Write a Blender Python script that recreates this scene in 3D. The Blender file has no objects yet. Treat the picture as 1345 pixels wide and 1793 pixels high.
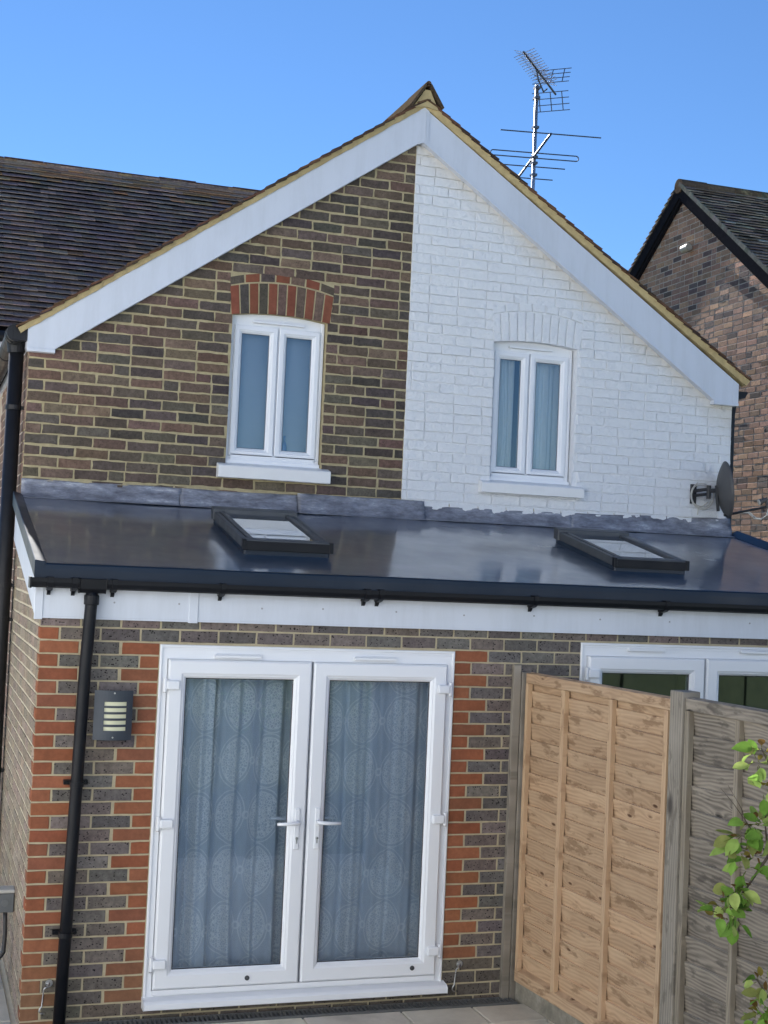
import bpy, math, random
from mathutils import Vector, Matrix
rad = math.radians
rnd = random.Random(7)
sc = bpy.context.scene
col = sc.collection

# ------------------------------------------------------------------ camera
CAMP = Vector((-0.6889, -7.9285, 2.629))
YAW, PITCH, ROLL, FPX = 0.3252, 0.0413, 0.0443, 2427.8
_f = Vector((math.sin(YAW)*math.cos(PITCH), math.cos(YAW)*math.cos(PITCH), math.sin(PITCH)))
_r0 = Vector((math.cos(YAW), -math.sin(YAW), 0)); _u0 = _r0.cross(_f)
_r = _r0*math.cos(ROLL) + _u0*math.sin(ROLL)
_u = -_r0*math.sin(ROLL) + _u0*math.cos(ROLL)
cam = bpy.data.cameras.new('camera'); cam.sensor_fit = 'HORIZONTAL'; cam.sensor_width = 36
cam.lens = FPX/1345*36; cam.clip_end = 3000
camo = bpy.data.objects.new('camera', cam); col.objects.link(camo)
m = Matrix((( _r.x, _u.x, -_f.x, CAMP.x), (_r.y, _u.y, -_f.y, CAMP.y), (_r.z, _u.z, -_f.z, CAMP.z), (0, 0, 0, 1)))
camo.matrix_world = m
sc.camera = camo

# ------------------------------------------------------------------ sky, sun, exposure
SUN_EL, SUN_AZ = rad(30), rad(-3.2)          # azimuth measured from +Y towards +X: the sun stands behind the house
w = bpy.data.worlds.new('World'); sc.world = w; w.use_nodes = True
nt = w.node_tree; nt.nodes.clear()
sky = nt.nodes.new('ShaderNodeTexSky'); sky.sky_type = 'NISHITA'; sky.sun_disc = False
sky.sun_elevation = SUN_EL; sky.sun_rotation = SUN_AZ
sky.air_density = 1.0; sky.dust_density = 0.0; sky.ozone_density = 9.0; sky.altitude = 0
bg = nt.nodes.new('ShaderNodeBackground'); bg.inputs[1].default_value = 0.053
wo = nt.nodes.new('ShaderNodeOutputWorld')
nt.links.new(sky.outputs[0], bg.inputs[0]); nt.links.new(bg.outputs[0], wo.inputs[0])
sl = bpy.data.lights.new('sun', 'SUN'); sl.energy = 5.0; sl.angle = rad(0.5); sl.color = (1, .975, .94)
so = bpy.data.objects.new('sun', sl); col.objects.link(so)
sd = Vector((math.sin(SUN_AZ)*math.cos(SUN_EL), math.cos(SUN_AZ)*math.cos(SUN_EL), math.sin(SUN_EL)))
so.rotation_euler = (-sd).to_track_quat('-Z', 'Y').to_euler()
sc.view_settings.view_transform = 'Standard'; sc.view_settings.look = 'None'
sc.view_settings.exposure = 1.42; sc.view_settings.gamma = 1
sc.render.engine = 'CYCLES'
sc.cycles.max_bounces = 8; sc.cycles.transparent_max_bounces = 12

# ------------------------------------------------------------------ helpers
def at(px, py, axis, val):
    """world point where a line of sight meets the plane axis=val"""
    d = _f + _r*((px-672.5)/FPX) - _u*((py-896.5)/FPX)
    return CAMP + d*((val-CAMP[axis])/d[axis])

class MB:
    def __init__(s): s.v = []; s.f = []; s.c = []; s.m = []
    def face(s, idx, c=(1, 1, 1), m=0): s.f.append(tuple(idx)); s.c.append(c); s.m.append(m)
    def vs(s, pts): n = len(s.v); s.v.extend([tuple(p) for p in pts]); return n
    def box(s, x0, x1, y0, y1, z0, z1, c=(1, 1, 1), m=0):
        n = s.vs([(x0, y0, z0), (x1, y0, z0), (x1, y1, z0), (x0, y1, z0), (x0, y0, z1), (x1, y0, z1), (x1, y1, z1), (x0, y1, z1)])
        for q in ((0, 3, 2, 1), (4, 5, 6, 7), (0, 1, 5, 4), (1, 2, 6, 5), (2, 3, 7, 6), (3, 0, 4, 7)): s.face([n+i for i in q], c, m)
    def hexa(s, p, c=(1, 1, 1), m=0):
        n = s.vs(p)
        for q in ((0, 3, 2, 1), (4, 5, 6, 7), (0, 1, 5, 4), (1, 2, 6, 5), (2, 3, 7, 6), (3, 0, 4, 7)): s.face([n+i for i in q], c, m)
    def obox(s, o, ax, ay, az, c=(1, 1, 1), m=0):
        """box from corner o along vectors ax, ay, az"""
        o, ax, ay, az = Vector(o), Vector(ax), Vector(ay), Vector(az)
        s.hexa([o, o+ax, o+ax+ay, o+ay, o+az, o+ax+az, o+ax+ay+az, o+ay+az], c, m)
    def prism(s, poly, a, b, axis='y', c=(1, 1, 1), m=0):
        """poly (u,v) list extruded from a to b; axis y: (u,?,v); axis x: (?,u,v); axis z: (u,v,?)"""
        def P(u, v, t): return (u, t, v) if axis == 'y' else ((t, u, v) if axis == 'x' else (u, v, t))
        k = len(poly); n = s.vs([P(u, v, a) for u, v in poly]+[P(u, v, b) for u, v in poly])
        s.face([n+i for i in range(k)], c, m); s.face([n+k+i for i in range(k)][::-1], c, m)
        for i in range(k): s.face([n+i, n+(i+1) % k, n+k+(i+1) % k, n+k+i], c, m)
    def tube(s, pts, r, seg=10, c=(1, 1, 1), m=0, cap=True):
        pts = [Vector(p) for p in pts]; rs = r if isinstance(r, (list, tuple)) else [r]*len(pts)
        rings = []; up = None
        for i, p in enumerate(pts):
            t = (pts[min(i+1, len(pts)-1)]-pts[max(i-1, 0)]).normalized()
            if up is None: up = Vector((0, 0, 1)) if abs(t.z) < .9 else Vector((1, 0, 0))
            a = t.cross(up).normalized(); b = a.cross(t).normalized(); up = b
            rings.append(s.vs([p+(a*math.cos(2*math.pi*k/seg)+b*math.sin(2*math.pi*k/seg))*rs[i] for k in range(seg)]))
        for A, B in zip(rings, rings[1:]):
            for k in range(seg): s.face([A+k, A+(k+1) % seg, B+(k+1) % seg, B+k], c, m)
        if cap:
            s.face([rings[0]+k for k in range(seg)][::-1], c, m); s.face([rings[-1]+k for k in range(seg)], c, m)
    def sweep_rect(s, x0, x1, z0, z1, prof, c=(1, 1, 1), m=0):
        """profile [(inset, y)] swept round a rectangle with mitred corners"""
        rings = [s.vs([(x0+i, y, z0+i), (x1-i, y, z0+i), (x1-i, y, z1-i), (x0+i, y, z1-i)]) for i, y in prof]
        for A, B in zip(rings, rings[1:]):
            for k in range(4): s.face([A+k, A+(k+1) % 4, B+(k+1) % 4, B+k], c, m)
    def build(s, name, mat, parent=None, bevel=0, smooth=False, seg=1, angle=40):
        me = bpy.data.meshes.new(name); me.from_pydata(s.v, [], s.f)
        mats = mat if isinstance(mat, (list, tuple)) else [mat]
        for k in mats: me.materials.append(k)
        if len(mats) > 1: me.polygons.foreach_set('material_index', s.m)
        at_ = me.color_attributes.new('col', 'FLOAT_COLOR', 'CORNER')
        buf = []
        for f, c in zip(s.f, s.c): buf.extend((c[0], c[1], c[2], 1.0)*len(f))
        at_.data.foreach_set('color', buf)
        me.validate(); me.update()
        o = bpy.data.objects.new(name, me); col.objects.link(o)
        if parent: o.parent = parent
        if smooth: me.polygons.foreach_set('use_smooth', [True]*len(me.polygons))
        if bevel:
            md = o.modifiers.new('bevel', 'BEVEL'); md.width = bevel; md.segments = seg; md.limit_method = 'ANGLE'; md.angle_limit = rad(angle)
        return o

def tag(o, label=None, cat=None, group=None, kind=None):
    if label: o['label'] = label
    if cat: o['category'] = cat
    if group: o['group'] = group
    if kind: o['kind'] = kind
    return o
def empty(name, label, cat, group=None):
    o = bpy.data.objects.new(name, None); col.objects.link(o); return tag(o, label, cat, group)
def grid(mb, fn, nu, nv, c=(1, 1, 1), m=0):
    n = mb.vs([fn(i/nu, j/nv) for j in range(nv+1) for i in range(nu+1)])
    for j in range(nv):
        for i in range(nu):
            a = n+j*(nu+1)+i; mb.face((a, a+1, a+nu+2, a+nu+1), c, m)

# ------------------------------------------------------------------ materials
class NT:
    def __init__(s, name):
        s.mat = bpy.data.materials.new(name); s.mat.use_nodes = True; s.t = s.mat.node_tree
        s.b = s.t.nodes['Principled BSDF']; s.out = s.t.nodes['Material Output']
    def n(s, typ, **kw):
        x = s.t.nodes.new(typ)
        for k, v in kw.items(): setattr(x, k, v)
        return x
    def l(s, a, b): s.t.links.new(a, b)
    def set(s, k, v):
        if hasattr(v, 'links'): s.l(v, s.b.inputs[k])
        else: s.b.inputs[k].default_value = v
    def coord(s, kind='Object', scale=(1, 1, 1), rot=(0, 0, 0)):
        t = s.n('ShaderNodeTexCoord'); mp = s.n('ShaderNodeMapping'); s.l(t.outputs[kind], mp.inputs[0])
        mp.inputs['Scale'].default_value = scale; mp.inputs['Rotation'].default_value = rot; return mp.outputs[0]
    def noise(s, scale, detail=3, rough=.55, vec=None, dist=0):
        x = s.n('ShaderNodeTexNoise'); x.inputs['Scale'].default_value = scale; x.inputs['Detail'].default_value = detail
        x.inputs['Roughness'].default_value = rough; x.inputs['Distortion'].default_value = dist
        s.l(vec if vec is not None else s.coord(), x.inputs['Vector']); return x.outputs[0]
    def ramp(s, fac, stops):
        r = s.n('ShaderNodeValToRGB'); s.l(fac, r.inputs[0]); e = r.color_ramp.elements
        while len(e) < len(stops): e.new(.5)
        for k, (p, c) in enumerate(stops):
            e[k].position = p; e[k].color = (c[0], c[1], c[2], 1) if isinstance(c, (tuple, list)) else (c, c, c, 1)
        return r.outputs[0]
    def mix(s, fac, a, b, mode='MIX'):
        x = s.n('ShaderNodeMix', data_type='RGBA', blend_type=mode)
        for k, v in ((0, fac), (6, a), (7, b)):
            if hasattr(v, 'links'): s.l(v, x.inputs[k])
            else: x.inputs[k].default_value = v if k == 0 else ((v, v, v, 1) if isinstance(v, (int, float)) else (v[0], v[1], v[2], 1))
        return x.outputs[2]
    def math(s, op, a, b=0, c=None):
        x = s.n('ShaderNodeMath', operation=op)
        for k, v in enumerate([a, b] + ([c] if c is not None else [])):
            if hasattr(v, 'links'): s.l(v, x.inputs[k])
            else: x.inputs[k].default_value = v
        return x.outputs[0]
    def bump(s, h, strength=.5, dist=.01, prev=None):
        x = s.n('ShaderNodeBump'); x.inputs['Strength'].default_value = strength; x.inputs['Distance'].default_value = dist
        s.l(h, x.inputs['Height'])
        if prev is not None: s.l(prev, x.inputs['Normal'])
        s.l(x.outputs[0], s.b.inputs['Normal']); return x.outputs[0]
    def attr(s):
        a = s.n('ShaderNodeAttribute', attribute_name='col'); return a.outputs[0]

def plain(name, c, rough=.5, metal=0, spec=.5, var=.06, nscale=12, bump=0, bscale=60, bdist=.002, flat=False):
    t = NT(name); n = t.noise(nscale, 4)
    t.set('Base Color', t.mix(n, tuple(x*(1-var) for x in c), tuple(min(1, x*(1+var)) for x in c)))
    t.set('Roughness', t.ramp(t.noise(nscale*.7, 3), [(.3, max(0, rough-.05)), (.7, min(1, rough+.07))]) if not flat else rough); t.set('Metallic', metal); t.b.inputs['Specular IOR Level'].default_value = spec
    if bump: t.bump(t.noise(bscale, 4), bump, bdist)
    return t.mat

def mk_brick(name, speck, rough_bump=.6, var=.35, edge=0):
    t = NT(name); a = t.attr()
    n1 = t.noise(38, 5, .65); c = t.mix(1.0, a, t.ramp(n1, [(.25, 1-var), (.75, 1+var)]), 'MULTIPLY')
    n3 = t.noise(9, 3); c = t.mix(1.0, c, t.ramp(n3, [(.3, .85), (.7, 1.12)]), 'MULTIPLY')
    if speck:
        v = t.n('ShaderNodeTexVoronoi'); v.inputs['Scale'].default_value = 75; v.inputs['Randomness'].default_value = 1
        t.l(t.coord(scale=(.75, 1, 1)), v.inputs['Vector'])
        d = t.math('ADD', v.outputs[0], t.math('MULTIPLY', t.noise(25, 3), .9))
        f = t.ramp(d, [(.62, 1), (.68, 0)]); f = t.math('MULTIPLY', f, speck)
        c = t.mix(f, c, (.018, .016, .016))
        t.bump(f, .5, -.003, None)
        nb = t.b.inputs['Normal'].links[0].from_socket
    else: nb = None
    t.set('Base Color', c); t.set('Roughness', .9); t.b.inputs['Specular IOR Level'].default_value = .25
    t.bump(t.noise(70, 6, .7), rough_bump, .004, nb)
    return t.mat
M = {}
M['brick_stock'] = mk_brick('brick_stock', 1.0)
M['brick_red'] = mk_brick('brick_red', 0, .35, .14)
M['brick_neighbour'] = mk_brick('brick_neighbour', .25, .9, .34)
M['brick_old'] = mk_brick('brick_old', .35, .9, .34)
def mk_mortar(name, a, b, bump=.8, bscale=90):
    t = NT(name); t.set('Base Color', t.mix(t.ramp(t.noise(14, 5, .7), [(.3, 0), (.7, 1)]), a, b)); t.set('Roughness', .95)
    t.b.inputs['Specular IOR Level'].default_value = .2
    t.bump(t.noise(bscale, 6, .7), bump, .004); return t.mat
M['mortar_new'] = mk_mortar('mortar_new', (.50, .43, .29), (.38, .325, .215))
M['mortar_old'] = mk_mortar('mortar_old', (.50, .425, .26), (.34, .285, .165))
M['mortar_side'] = mk_mortar('mortar_side', (.68, .60, .44), (.52, .45, .32))
M['mortar_grey'] = mk_mortar('mortar_grey', (.70, .59, .47), (.55, .46, .36))
M['verge_mortar'] = mk_mortar('verge_mortar', (.55, .44, .23), (.40, .31, .16), .9, 40)
# painted masonry: faint yellow run-off staining only close under the right bargeboard
t = NT('white_masonry_paint')
g = t.n('ShaderNodeTexCoord'); sx = t.n('ShaderNodeSeparateXYZ'); t.l(g.outputs['Object'], sx.inputs[0])
dd = t.math('SUBTRACT', t.math('MULTIPLY_ADD', sx.outputs[0], -.678, 7.86), sx.outputs[2])  # vertical distance under the board
dd = t.math('ADD', dd, t.math('MULTIPLY', t.noise(5, 4), .22))
st = t.ramp(dd, [(.12, 1), (.34, 0)]); st = t.math('MULTIPLY', st, t.ramp(sx.outputs[0], [(0, 0), (.001, 0)]) if False else .45)
cw = t.mix(t.noise(20, 4), (.85, .865, .88), (.78, .795, .81))
cw = t.mix(st, cw, (.62, .53, .40)); t.set('Base Color', cw); t.set('Roughness', .62)
b1 = t.bump(t.noise(24, 6, .65), .9, .022); t.bump(t.noise(110, 4, .6), .35, .004, b1)
M['white_masonry'] = t.mat
M['upvc'] = plain('white_upvc', (.80, .82, .85), .34, var=.0, spec=.4, flat=True)
M['upvc_board'] = plain('white_cladding', (.60, .64, .71), .42, var=.035, nscale=4)
t = NT('white_cladding'); n = t.noise(1.0, 5, .7, vec=t.coord(scale=(9, 9, 1.2))); n2 = t.noise(2.5, 4)
c = t.mix(t.ramp(t.math('ADD', t.math('MULTIPLY', n, .7), t.math('MULTIPLY', n2, .3)), [(.45, 0), (.70, 1)]), (.62, .66, .73), (.55, .585, .64)); t.set('Base Color', c); t.set('Roughness', .42); M['upvc_board'] = t.mat
M['sill_paint'] = plain('sill_paint', (.82, .82, .81), .5, var=.04, bump=.3, bscale=40)
M['gasket'] = plain('black_gasket', (.02, .02, .022), .5)
M['black_plastic'] = plain('black_plastic', (.006, .007, .010), .42, var=.2, spec=.25)
M['old_black'] = plain('old_black', (.012, .013, .016), .45, var=.4, spec=.3)
M['grey_metal'] = plain('grey_metal', (.075, .08, .085), .5, .2, var=.2)
M['light_lamp_metal'] = plain('anthracite', (.045, .055, .07), .45, .2)
M['alu'] = plain('aluminium', (.62, .63, .65), .35, .9)
M['steel'] = plain('galvanised_steel', (.5, .51, .52), .3, .9, var=.2, nscale=60)
M['cream_diffuser'] = plain('cream_diffuser', (.75, .74, .52), .4)
M['dark_room'] = plain('room_wall', (.16, .15, .14), .8)
M['shaft_white'] = plain('shaft_white', (.55, .60, .58), .7)
M['aerial'] = plain('aerial_metal', (.10, .12, .15), .4, .5)
M['dish'] = plain('dish_grey', (.085, .085, .085), .55, .1, var=.12)
M['cable_white'] = plain('cable_white', (.6, .58, .52), .5)
M['blue_glass'] = plain('blue_plastic', (.03, .12, .32), .2)
M['dark_timber'] = plain('dark_painted_timber', (.022, .021, .024), .6, var=.35, nscale=20)
t = NT('dark_painted_timber'); df = t.n('ShaderNodeBsdfDiffuse'); t.l(t.mix(t.noise(20, 4), (.014, .014, .017), (.032, .03, .034)), df.inputs[0]); t.l(df.outputs[0], t.out.inputs[0]); M['dark_timber'] = t.mat
M['cream_box'] = plain('cream_plastic', (.50, .46, .38), .5)
# glass
t = NT('window_glass'); t.t.nodes.remove(t.b)
tr = t.n('ShaderNodeBsdfTransparent'); tr.inputs[0].default_value = (.86, .90, .93, 1)
gl = t.n('ShaderNodeBsdfGlossy'); gl.inputs['Roughness'].default_value = .01; gl.inputs[0].default_value = (.95, .97, 1, 1)
fr = t.n('ShaderNodeFresnel'); fr.inputs[0].default_value = 1.5
f2 = t.math('MULTIPLY_ADD', fr.outputs[0], 1.7, .01); f2n = f2.node; f2n.use_clamp = True
mx = t.n('ShaderNodeMixShader'); t.l(f2, mx.inputs[0]); t.l(tr.outputs[0], mx.inputs[1]); t.l(gl.outputs[0], mx.inputs[2]); t.l(mx.outputs[0], t.out.inputs[0])
M['glass'] = t.mat
# glossy fibreglass roof
t = NT('grp_topcoat'); big = t.noise(1.6, 4, .6)
t.set('Base Color', t.mix(t.ramp(big, [(.35, 0), (.7, 1)]), (.048, .072, .108), (.062, .084, .116)))
t.set('Roughness', t.ramp(t.noise(2.2, 4, .6), [(.3, .30), (.7, .5)])); t.b.inputs['Specular IOR Level'].default_value = .6
t.b.inputs['Coat Weight'].default_value = 1; t.b.inputs['Coat IOR'].default_value = 1.62
t.l(t.ramp(t.noise(2.6, 5, .65), [(.35, .07), (.65, .17)]), t.b.inputs['Coat Roughness'])
b1 = t.bump(t.noise(4.5, 2, .5), .16, .010); b2 = t.bump(t.noise(60, 3, .6, vec=t.coord(scale=(1, .6, 1))), .10, .002, b1); t.l(b2, t.b.inputs['Coat Normal'])
M['grp'] = t.mat
M['grp_edge'] = plain('grp_edge', (.006, .016, .034), .36, var=.15, nscale=4, spec=.3)
# lead
t = NT('lead_sheet'); n = t.noise(9, 7, .72, vec=t.coord(scale=(.6, 1, 1.8)))
c = t.ramp(n, [(.30, (.10, .10, .115)), (.46, (.20, .205, .235)), (.58, (.29, .30, .34)), (.68, (.52, .53, .56))])
t.set('Base Color', c); t.set('Metallic', .15); t.set('Roughness', t.ramp(t.noise(16, 3), [(.3, .32), (.7, .6)]))
b1 = t.bump(t.noise(12, 3, .5, vec=t.coord(scale=(.6, 1, 2))), .6, .02); t.bump(t.noise(70, 3), .2, .002, b1); M['lead'] = t.mat
# tiles: colour attribute with lichen
def mk_tile(name, spots=(.35, .25, .12), amt=.35, bumpy=.6):
    t = NT(name); a = t.attr(); c = t.mix(1, a, t.ramp(t.noise(30, 5, .7), [(.25, .6), (.75, 1.4)]), 'MULTIPLY')
    f = t.ramp(t.noise(3.3, 6, .75), [(.56, 0), (.70, 1)]); f = t.math('MULTIPLY', f, amt)
    c = t.mix(f, c, spots)
    t.set('Base Color', c); t.set('Roughness', .82); t.bump(t.noise(60, 5, .7), bumpy, .004); df = t.n('ShaderNodeBsdfDiffuse'); t.l(c, df.inputs[0]); t.l(t.b.inputs['Normal'].links[0].from_socket, df.inputs['Normal']); t.l(df.outputs[0], t.out.inputs[0])
    return t.mat
M['tile_dark'] = mk_tile('roof_tile_dark', (.17, .12, .08), .3)
M['tile_ridge'] = mk_tile('ridge_tile_lichen', (.40, .32, .17), .8)
M['tile_edge'] = mk_tile('verge_tile', (.22, .12, .06), .5)
M['tile_moss'] = mk_tile('mossy_tile', (.30, .25, .19), .45)
# wood
def mk_wood(name, base, dark, light, knot, kscale=3.0, grain=26, contrast=.75, vert=False, rough=.8, rings=.25):
    t = NT(name); a = t.attr()
    tc = t.n('ShaderNodeTexCoord'); sp = t.n('ShaderNodeSeparateXYZ'); t.l(tc.outputs['Object'], sp.inputs[0])
    asep = t.n('ShaderNodeSeparateColor'); t.l(a, asep.inputs[0])
    u = sp.outputs[1] if not vert else sp.outputs[2]
    vv = sp.outputs[2] if not vert else sp.outputs[1]
    cb = t.n('ShaderNodeCombineXYZ'); t.l(t.math('ADD', u, t.math('MULTIPLY', asep.outputs[0], 37.0)), cb.inputs[0]); t.l(vv, cb.inputs[1]); t.l(t.math('MULTIPLY', asep.outputs[0], 9.0), cb.inputs[2])
    mp = t.n('ShaderNodeMapping'); mp.inputs['Scale'].default_value = (1.0, 2.6, 1); t.l(cb.outputs[0], mp.inputs[0])
    vo = t.n('ShaderNodeTexVoronoi'); vo.inputs['Scale'].default_value = kscale; vo.inputs['Randomness'].default_value = 1; t.l(mp.outputs[0], vo.inputs['Vector'])
    d = vo.outputs[0]
    low = t.noise(1.6, 2, .5, vec=mp.outputs[0])
    # contour field: stretched noise, pulled into ovals round the knots
    infl = t.math('DIVIDE', .035, t.math('ADD', d, .05))
    fld = t.math('ADD', t.math('MULTIPLY', vv, 1.0), t.math('ADD', t.math('MULTIPLY', low, rings), t.math('MULTIPLY', infl, .22)))
    sn = t.math('SINE', t.math('MULTIPLY', fld, grain*6.283))
    sn = t.math('MULTIPLY_ADD', sn, .5, .5)
    mp2 = t.n('ShaderNodeMapping'); mp2.inputs['Scale'].default_value = (3, 60, 1); t.l(cb.outputs[0], mp2.inputs[0])
    fine = t.noise(2.0, 4, .6, vec=mp2.outputs[0])
    g = t.math('ADD', t.math('MULTIPLY', sn, .38), t.math('MULTIPLY', fine, .62))
    c = t.mix(t.math('MULTIPLY', t.ramp(g, [(.2, 1), (.75, 0)]), contrast), base, dark)
    blot = t.ramp(t.noise(2.4, 3, .6, vec=mp.outputs[0]), [(.45, 0), (.72, 1)])
    c = t.mix(t.math('MULTIPLY', blot, .5), c, light)
    c = t.mix(t.ramp(d, [(.06, 1), (.12, 0)]), c, knot)
    c = t.mix(t.math('MULTIPLY', t.ramp(t.noise(5.5, 4, .6, vec=mp.outputs[0]), [(.56, 0), (.63, 1)]), .62), c, dark)
    c = t.mix(t.math('MULTIPLY', asep.outputs[2], .8), c, tuple(min(.9, q*1.12) for q in light)); br = t.ramp(asep.outputs[1], [(0, .86), (1, 1.10)]); c = t.mix(1, c, br, 'MULTIPLY')  # blue channel paints the light caught on upper board edges
    t.set('Base Color', c); t.set('Roughness', rough); t.b.inputs['Specular IOR Level'].default_value = .25
    t.bump(g, .45, .003); return t.mat
M['wood_new'] = mk_wood('treated_pine', (.54, .37, .23), (.22, .13, .07), (.66, .48, .31), (.12, .06, .035), 4.0, 44, .42, rings=.10)
M['wood_new_v'] = mk_wood('treated_pine_batten', (.58, .40, .25), (.33, .205, .115), (.56, .40, .24), (.13, .07, .04), 1.6, 46, .4, vert=True, rings=.06)
M['wood_old'] = mk_wood('weathered_pine', (.29, .25, .20), (.085, .074, .062), (.42, .365, .29), (.04, .035, .03), 3.2, 48, .85, rings=.13)
M['wood_old_v'] = mk_wood('weathered_batten', (.30, .255, .19), (.13, .11, .085), (.34, .31, .25), (.06, .05, .045), 1.5, 50, .7, vert=True, rings=.07)
M['wood_post'] = mk_wood('grey_post', (.31, .275, .225), (.13, .115, .09), (.40, .36, .30), (.08, .07, .06), 1.3, 46, .7, vert=True, rings=.06)
# concrete / stone
def mk_stone(name, a, b, c3, s=3, bump=.5):
    t = NT(name); at_ = t.attr(); c = t.ramp(t.noise(s, 6, .68), [(.3, a), (.5, b), (.7, c3)]); c = t.mix(1, c, at_, 'MULTIPLY')
    t.set('Base Color', c); t.set('Roughness', .9); t.bump(t.noise(45, 6, .7), bump, .004); return t.mat
M['gravel_board'] = mk_stone('gravel_board', (.13, .12, .095), (.24, .22, .175), (.42, .40, .34), 5)
M['slab'] = mk_stone('patio_slab', (.50, .46, .38), (.64, .59, .49), (.74, .69, .58), 2.6)
M['slab_grey'] = mk_stone('path_slab', (.40, .37, .31), (.50, .465, .395), (.58, .54, .465), 2.5)
M['joint'] = mk_stone('jointing', (.60, .54, .40), (.68, .61, .46), (.75, .68, .52), 8)
M['paving_pale'] = mk_stone('pale_paving', (.54, .52, .48), (.60, .58, .54), (.66, .64, .59), 2)
M['render_pale'] = mk_stone('pale_render', (.74, .755, .76), (.78, .795, .80), (.81, .825, .83), 1)
M['hedge'] = mk_stone('hedge_leaf', (.02, .032, .016), (.035, .05, .022), (.05, .065, .03), 6, 1)
M['grass'] = mk_stone('lawn', (.025, .038, .018), (.038, .052, .026), (.05, .065, .035), 2)
# lace curtain
def mk_lace(name, base, thread, dim, tw=.29, th=.325, alpha=.93):
    t = NT(name); a = t.attr(); sp = t.n('ShaderNodeSeparateColor'); t.l(a, sp.inputs[0])   # col.r = cloth u, col.g = cloth v (metres/4)
    uvn = t.n('ShaderNodeUVMap'); ss = t.n('ShaderNodeSeparateXYZ'); t.l(uvn.outputs[0], ss.inputs[0])
    u = t.math('DIVIDE', t.math('ADD', ss.outputs[0], t.math('MULTIPLY', t.noise(3.1, 2, .5, vec=t.coord(scale=(1, .01, .45))), .07)), tw); v = t.math('DIVIDE', ss.outputs[1], th)
    fu = t.math('SUBTRACT', t.math('FRACT', u), .5); fv = t.math('SUBTRACT', t.math('FRACT', v), .5)
    ex = t.math('DIVIDE', fu, .43); ez = t.math('DIVIDE', fv, .455)
    r = t.math('SQRT', t.math('ADD', t.math('MULTIPLY', ex, ex), t.math('MULTIPLY', ez, ez)))
    ring = t.ramp(t.math('ABSOLUTE', t.math('SUBTRACT', t.math('ABSOLUTE', t.math('SUBTRACT', r, 1.0)), .075)), [(.012, 1), (.035, 0)])
    inside = t.ramp(r, [(.91, 1), (.93, 0)]); outside = t.ramp(r, [(1.07, 0), (1.09, 1)])
    centre = t.ramp(t.math('ABSOLUTE', t.math('SUBTRACT', r, .22)), [(.04, 1), (.08, 0)])
    vo = t.n('ShaderNodeTexVoronoi'); vo.feature = 'DISTANCE_TO_EDGE'; vo.inputs['Scale'].default_value = 62
    t.l(uvn.outputs[0], vo.inputs['Vector'])
    flower = t.ramp(vo.outputs[0], [(.05, 1), (.16, 0)])
    d1 = t.math('ABSOLUTE', t.math('SUBTRACT', t.math('FRACT', t.math('MULTIPLY', t.math('ADD', u, t.math('MULTIPLY', v, 1.5)), 12)), .5))
    d2 = t.math('ABSOLUTE', t.math('SUBTRACT', t.math('FRACT', t.math('MULTIPLY', t.math('SUBTRACT', u, t.math('MULTIPLY', v, 1.5)), 12)), .5))
    lat = t.ramp(t.math('MINIMUM', d1, d2), [(.07, 1), (.17, 0)])
    pu = t.math('MULTIPLY', t.math('SUBTRACT', t.math('FRACT', t.math('ADD', u, .5)), .5), tw)
    pv = t.math('MULTIPLY', fv, th)
    rn = t.math('SQRT', t.math('ADD', t.math('MULTIPLY', pu, pu), t.math('MULTIPLY', pv, pv)))
    node = t.ramp(t.math('ABSOLUTE', t.math('SUBTRACT', rn, .019)), [(.004, 1), (.008, 0)])
    pat = t.math('MAXIMUM', t.math('MULTIPLY', ring, .75), t.math('MAXIMUM', t.math('MULTIPLY', inside, t.math('MAXIMUM', t.math('MULTIPLY', centre, .6), t.math('MULTIPLY', flower, .9))), t.math('MULTIPLY', outside, t.math('MULTIPLY', lat, 1.0))))
    pat = t.math('MAXIMUM', pat, t.math('MULTIPLY', node, .7))
    c = t.mix(pat, base, thread); t.set('Base Color', c); t.set('Roughness', .9)
    t.b.inputs['Specular IOR Level'].default_value = .1
    tl = t.n('ShaderNodeBsdfTranslucent'); tl.inputs[0].default_value = (.5, .52, .55, 1)
    tp = t.n('ShaderNodeBsdfTransparent')
    m1 = t.n('ShaderNodeMixShader'); m1.inputs[0].default_value = .08; t.l(t.b.outputs[0], m1.inputs[1]); t.l(tl.outputs[0], m1.inputs[2])
    m2 = t.n('ShaderNodeMixShader'); lw = t.n('ShaderNodeLayerWeight'); lw.inputs[0].default_value = .5; cosv = t.math('MAXIMUM', t.math('SUBTRACT', 1, lw.outputs[1]), .12)
    al = t.mix(pat, dim, .99); al = t.math('SUBTRACT', 1, t.math('POWER', t.math('SUBTRACT', 1, al), t.math('DIVIDE', 1, cosv))); t.l(al, m2.inputs[0]); t.l(tp.outputs[0], m2.inputs[1]); t.l(m1.outputs[0], m2.inputs[2]); t.l(m2.outputs[0], t.out.inputs[0])
    return t.mat
M['lace'] = mk_lace('lace_net', (.70, .77, .87), (1, 1, 1), .84)
M['lace_fine'] = mk_lace('lace_net_round', (.72, .79, .89), (1, 1, 1), .86, .33, .31)
M['voile'] = plain('voile', (.88, .86, .78), .9, var=.03)
M['blind'] = plain('roller_blind', (.40, .42, .44), .8, var=.03)
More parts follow.
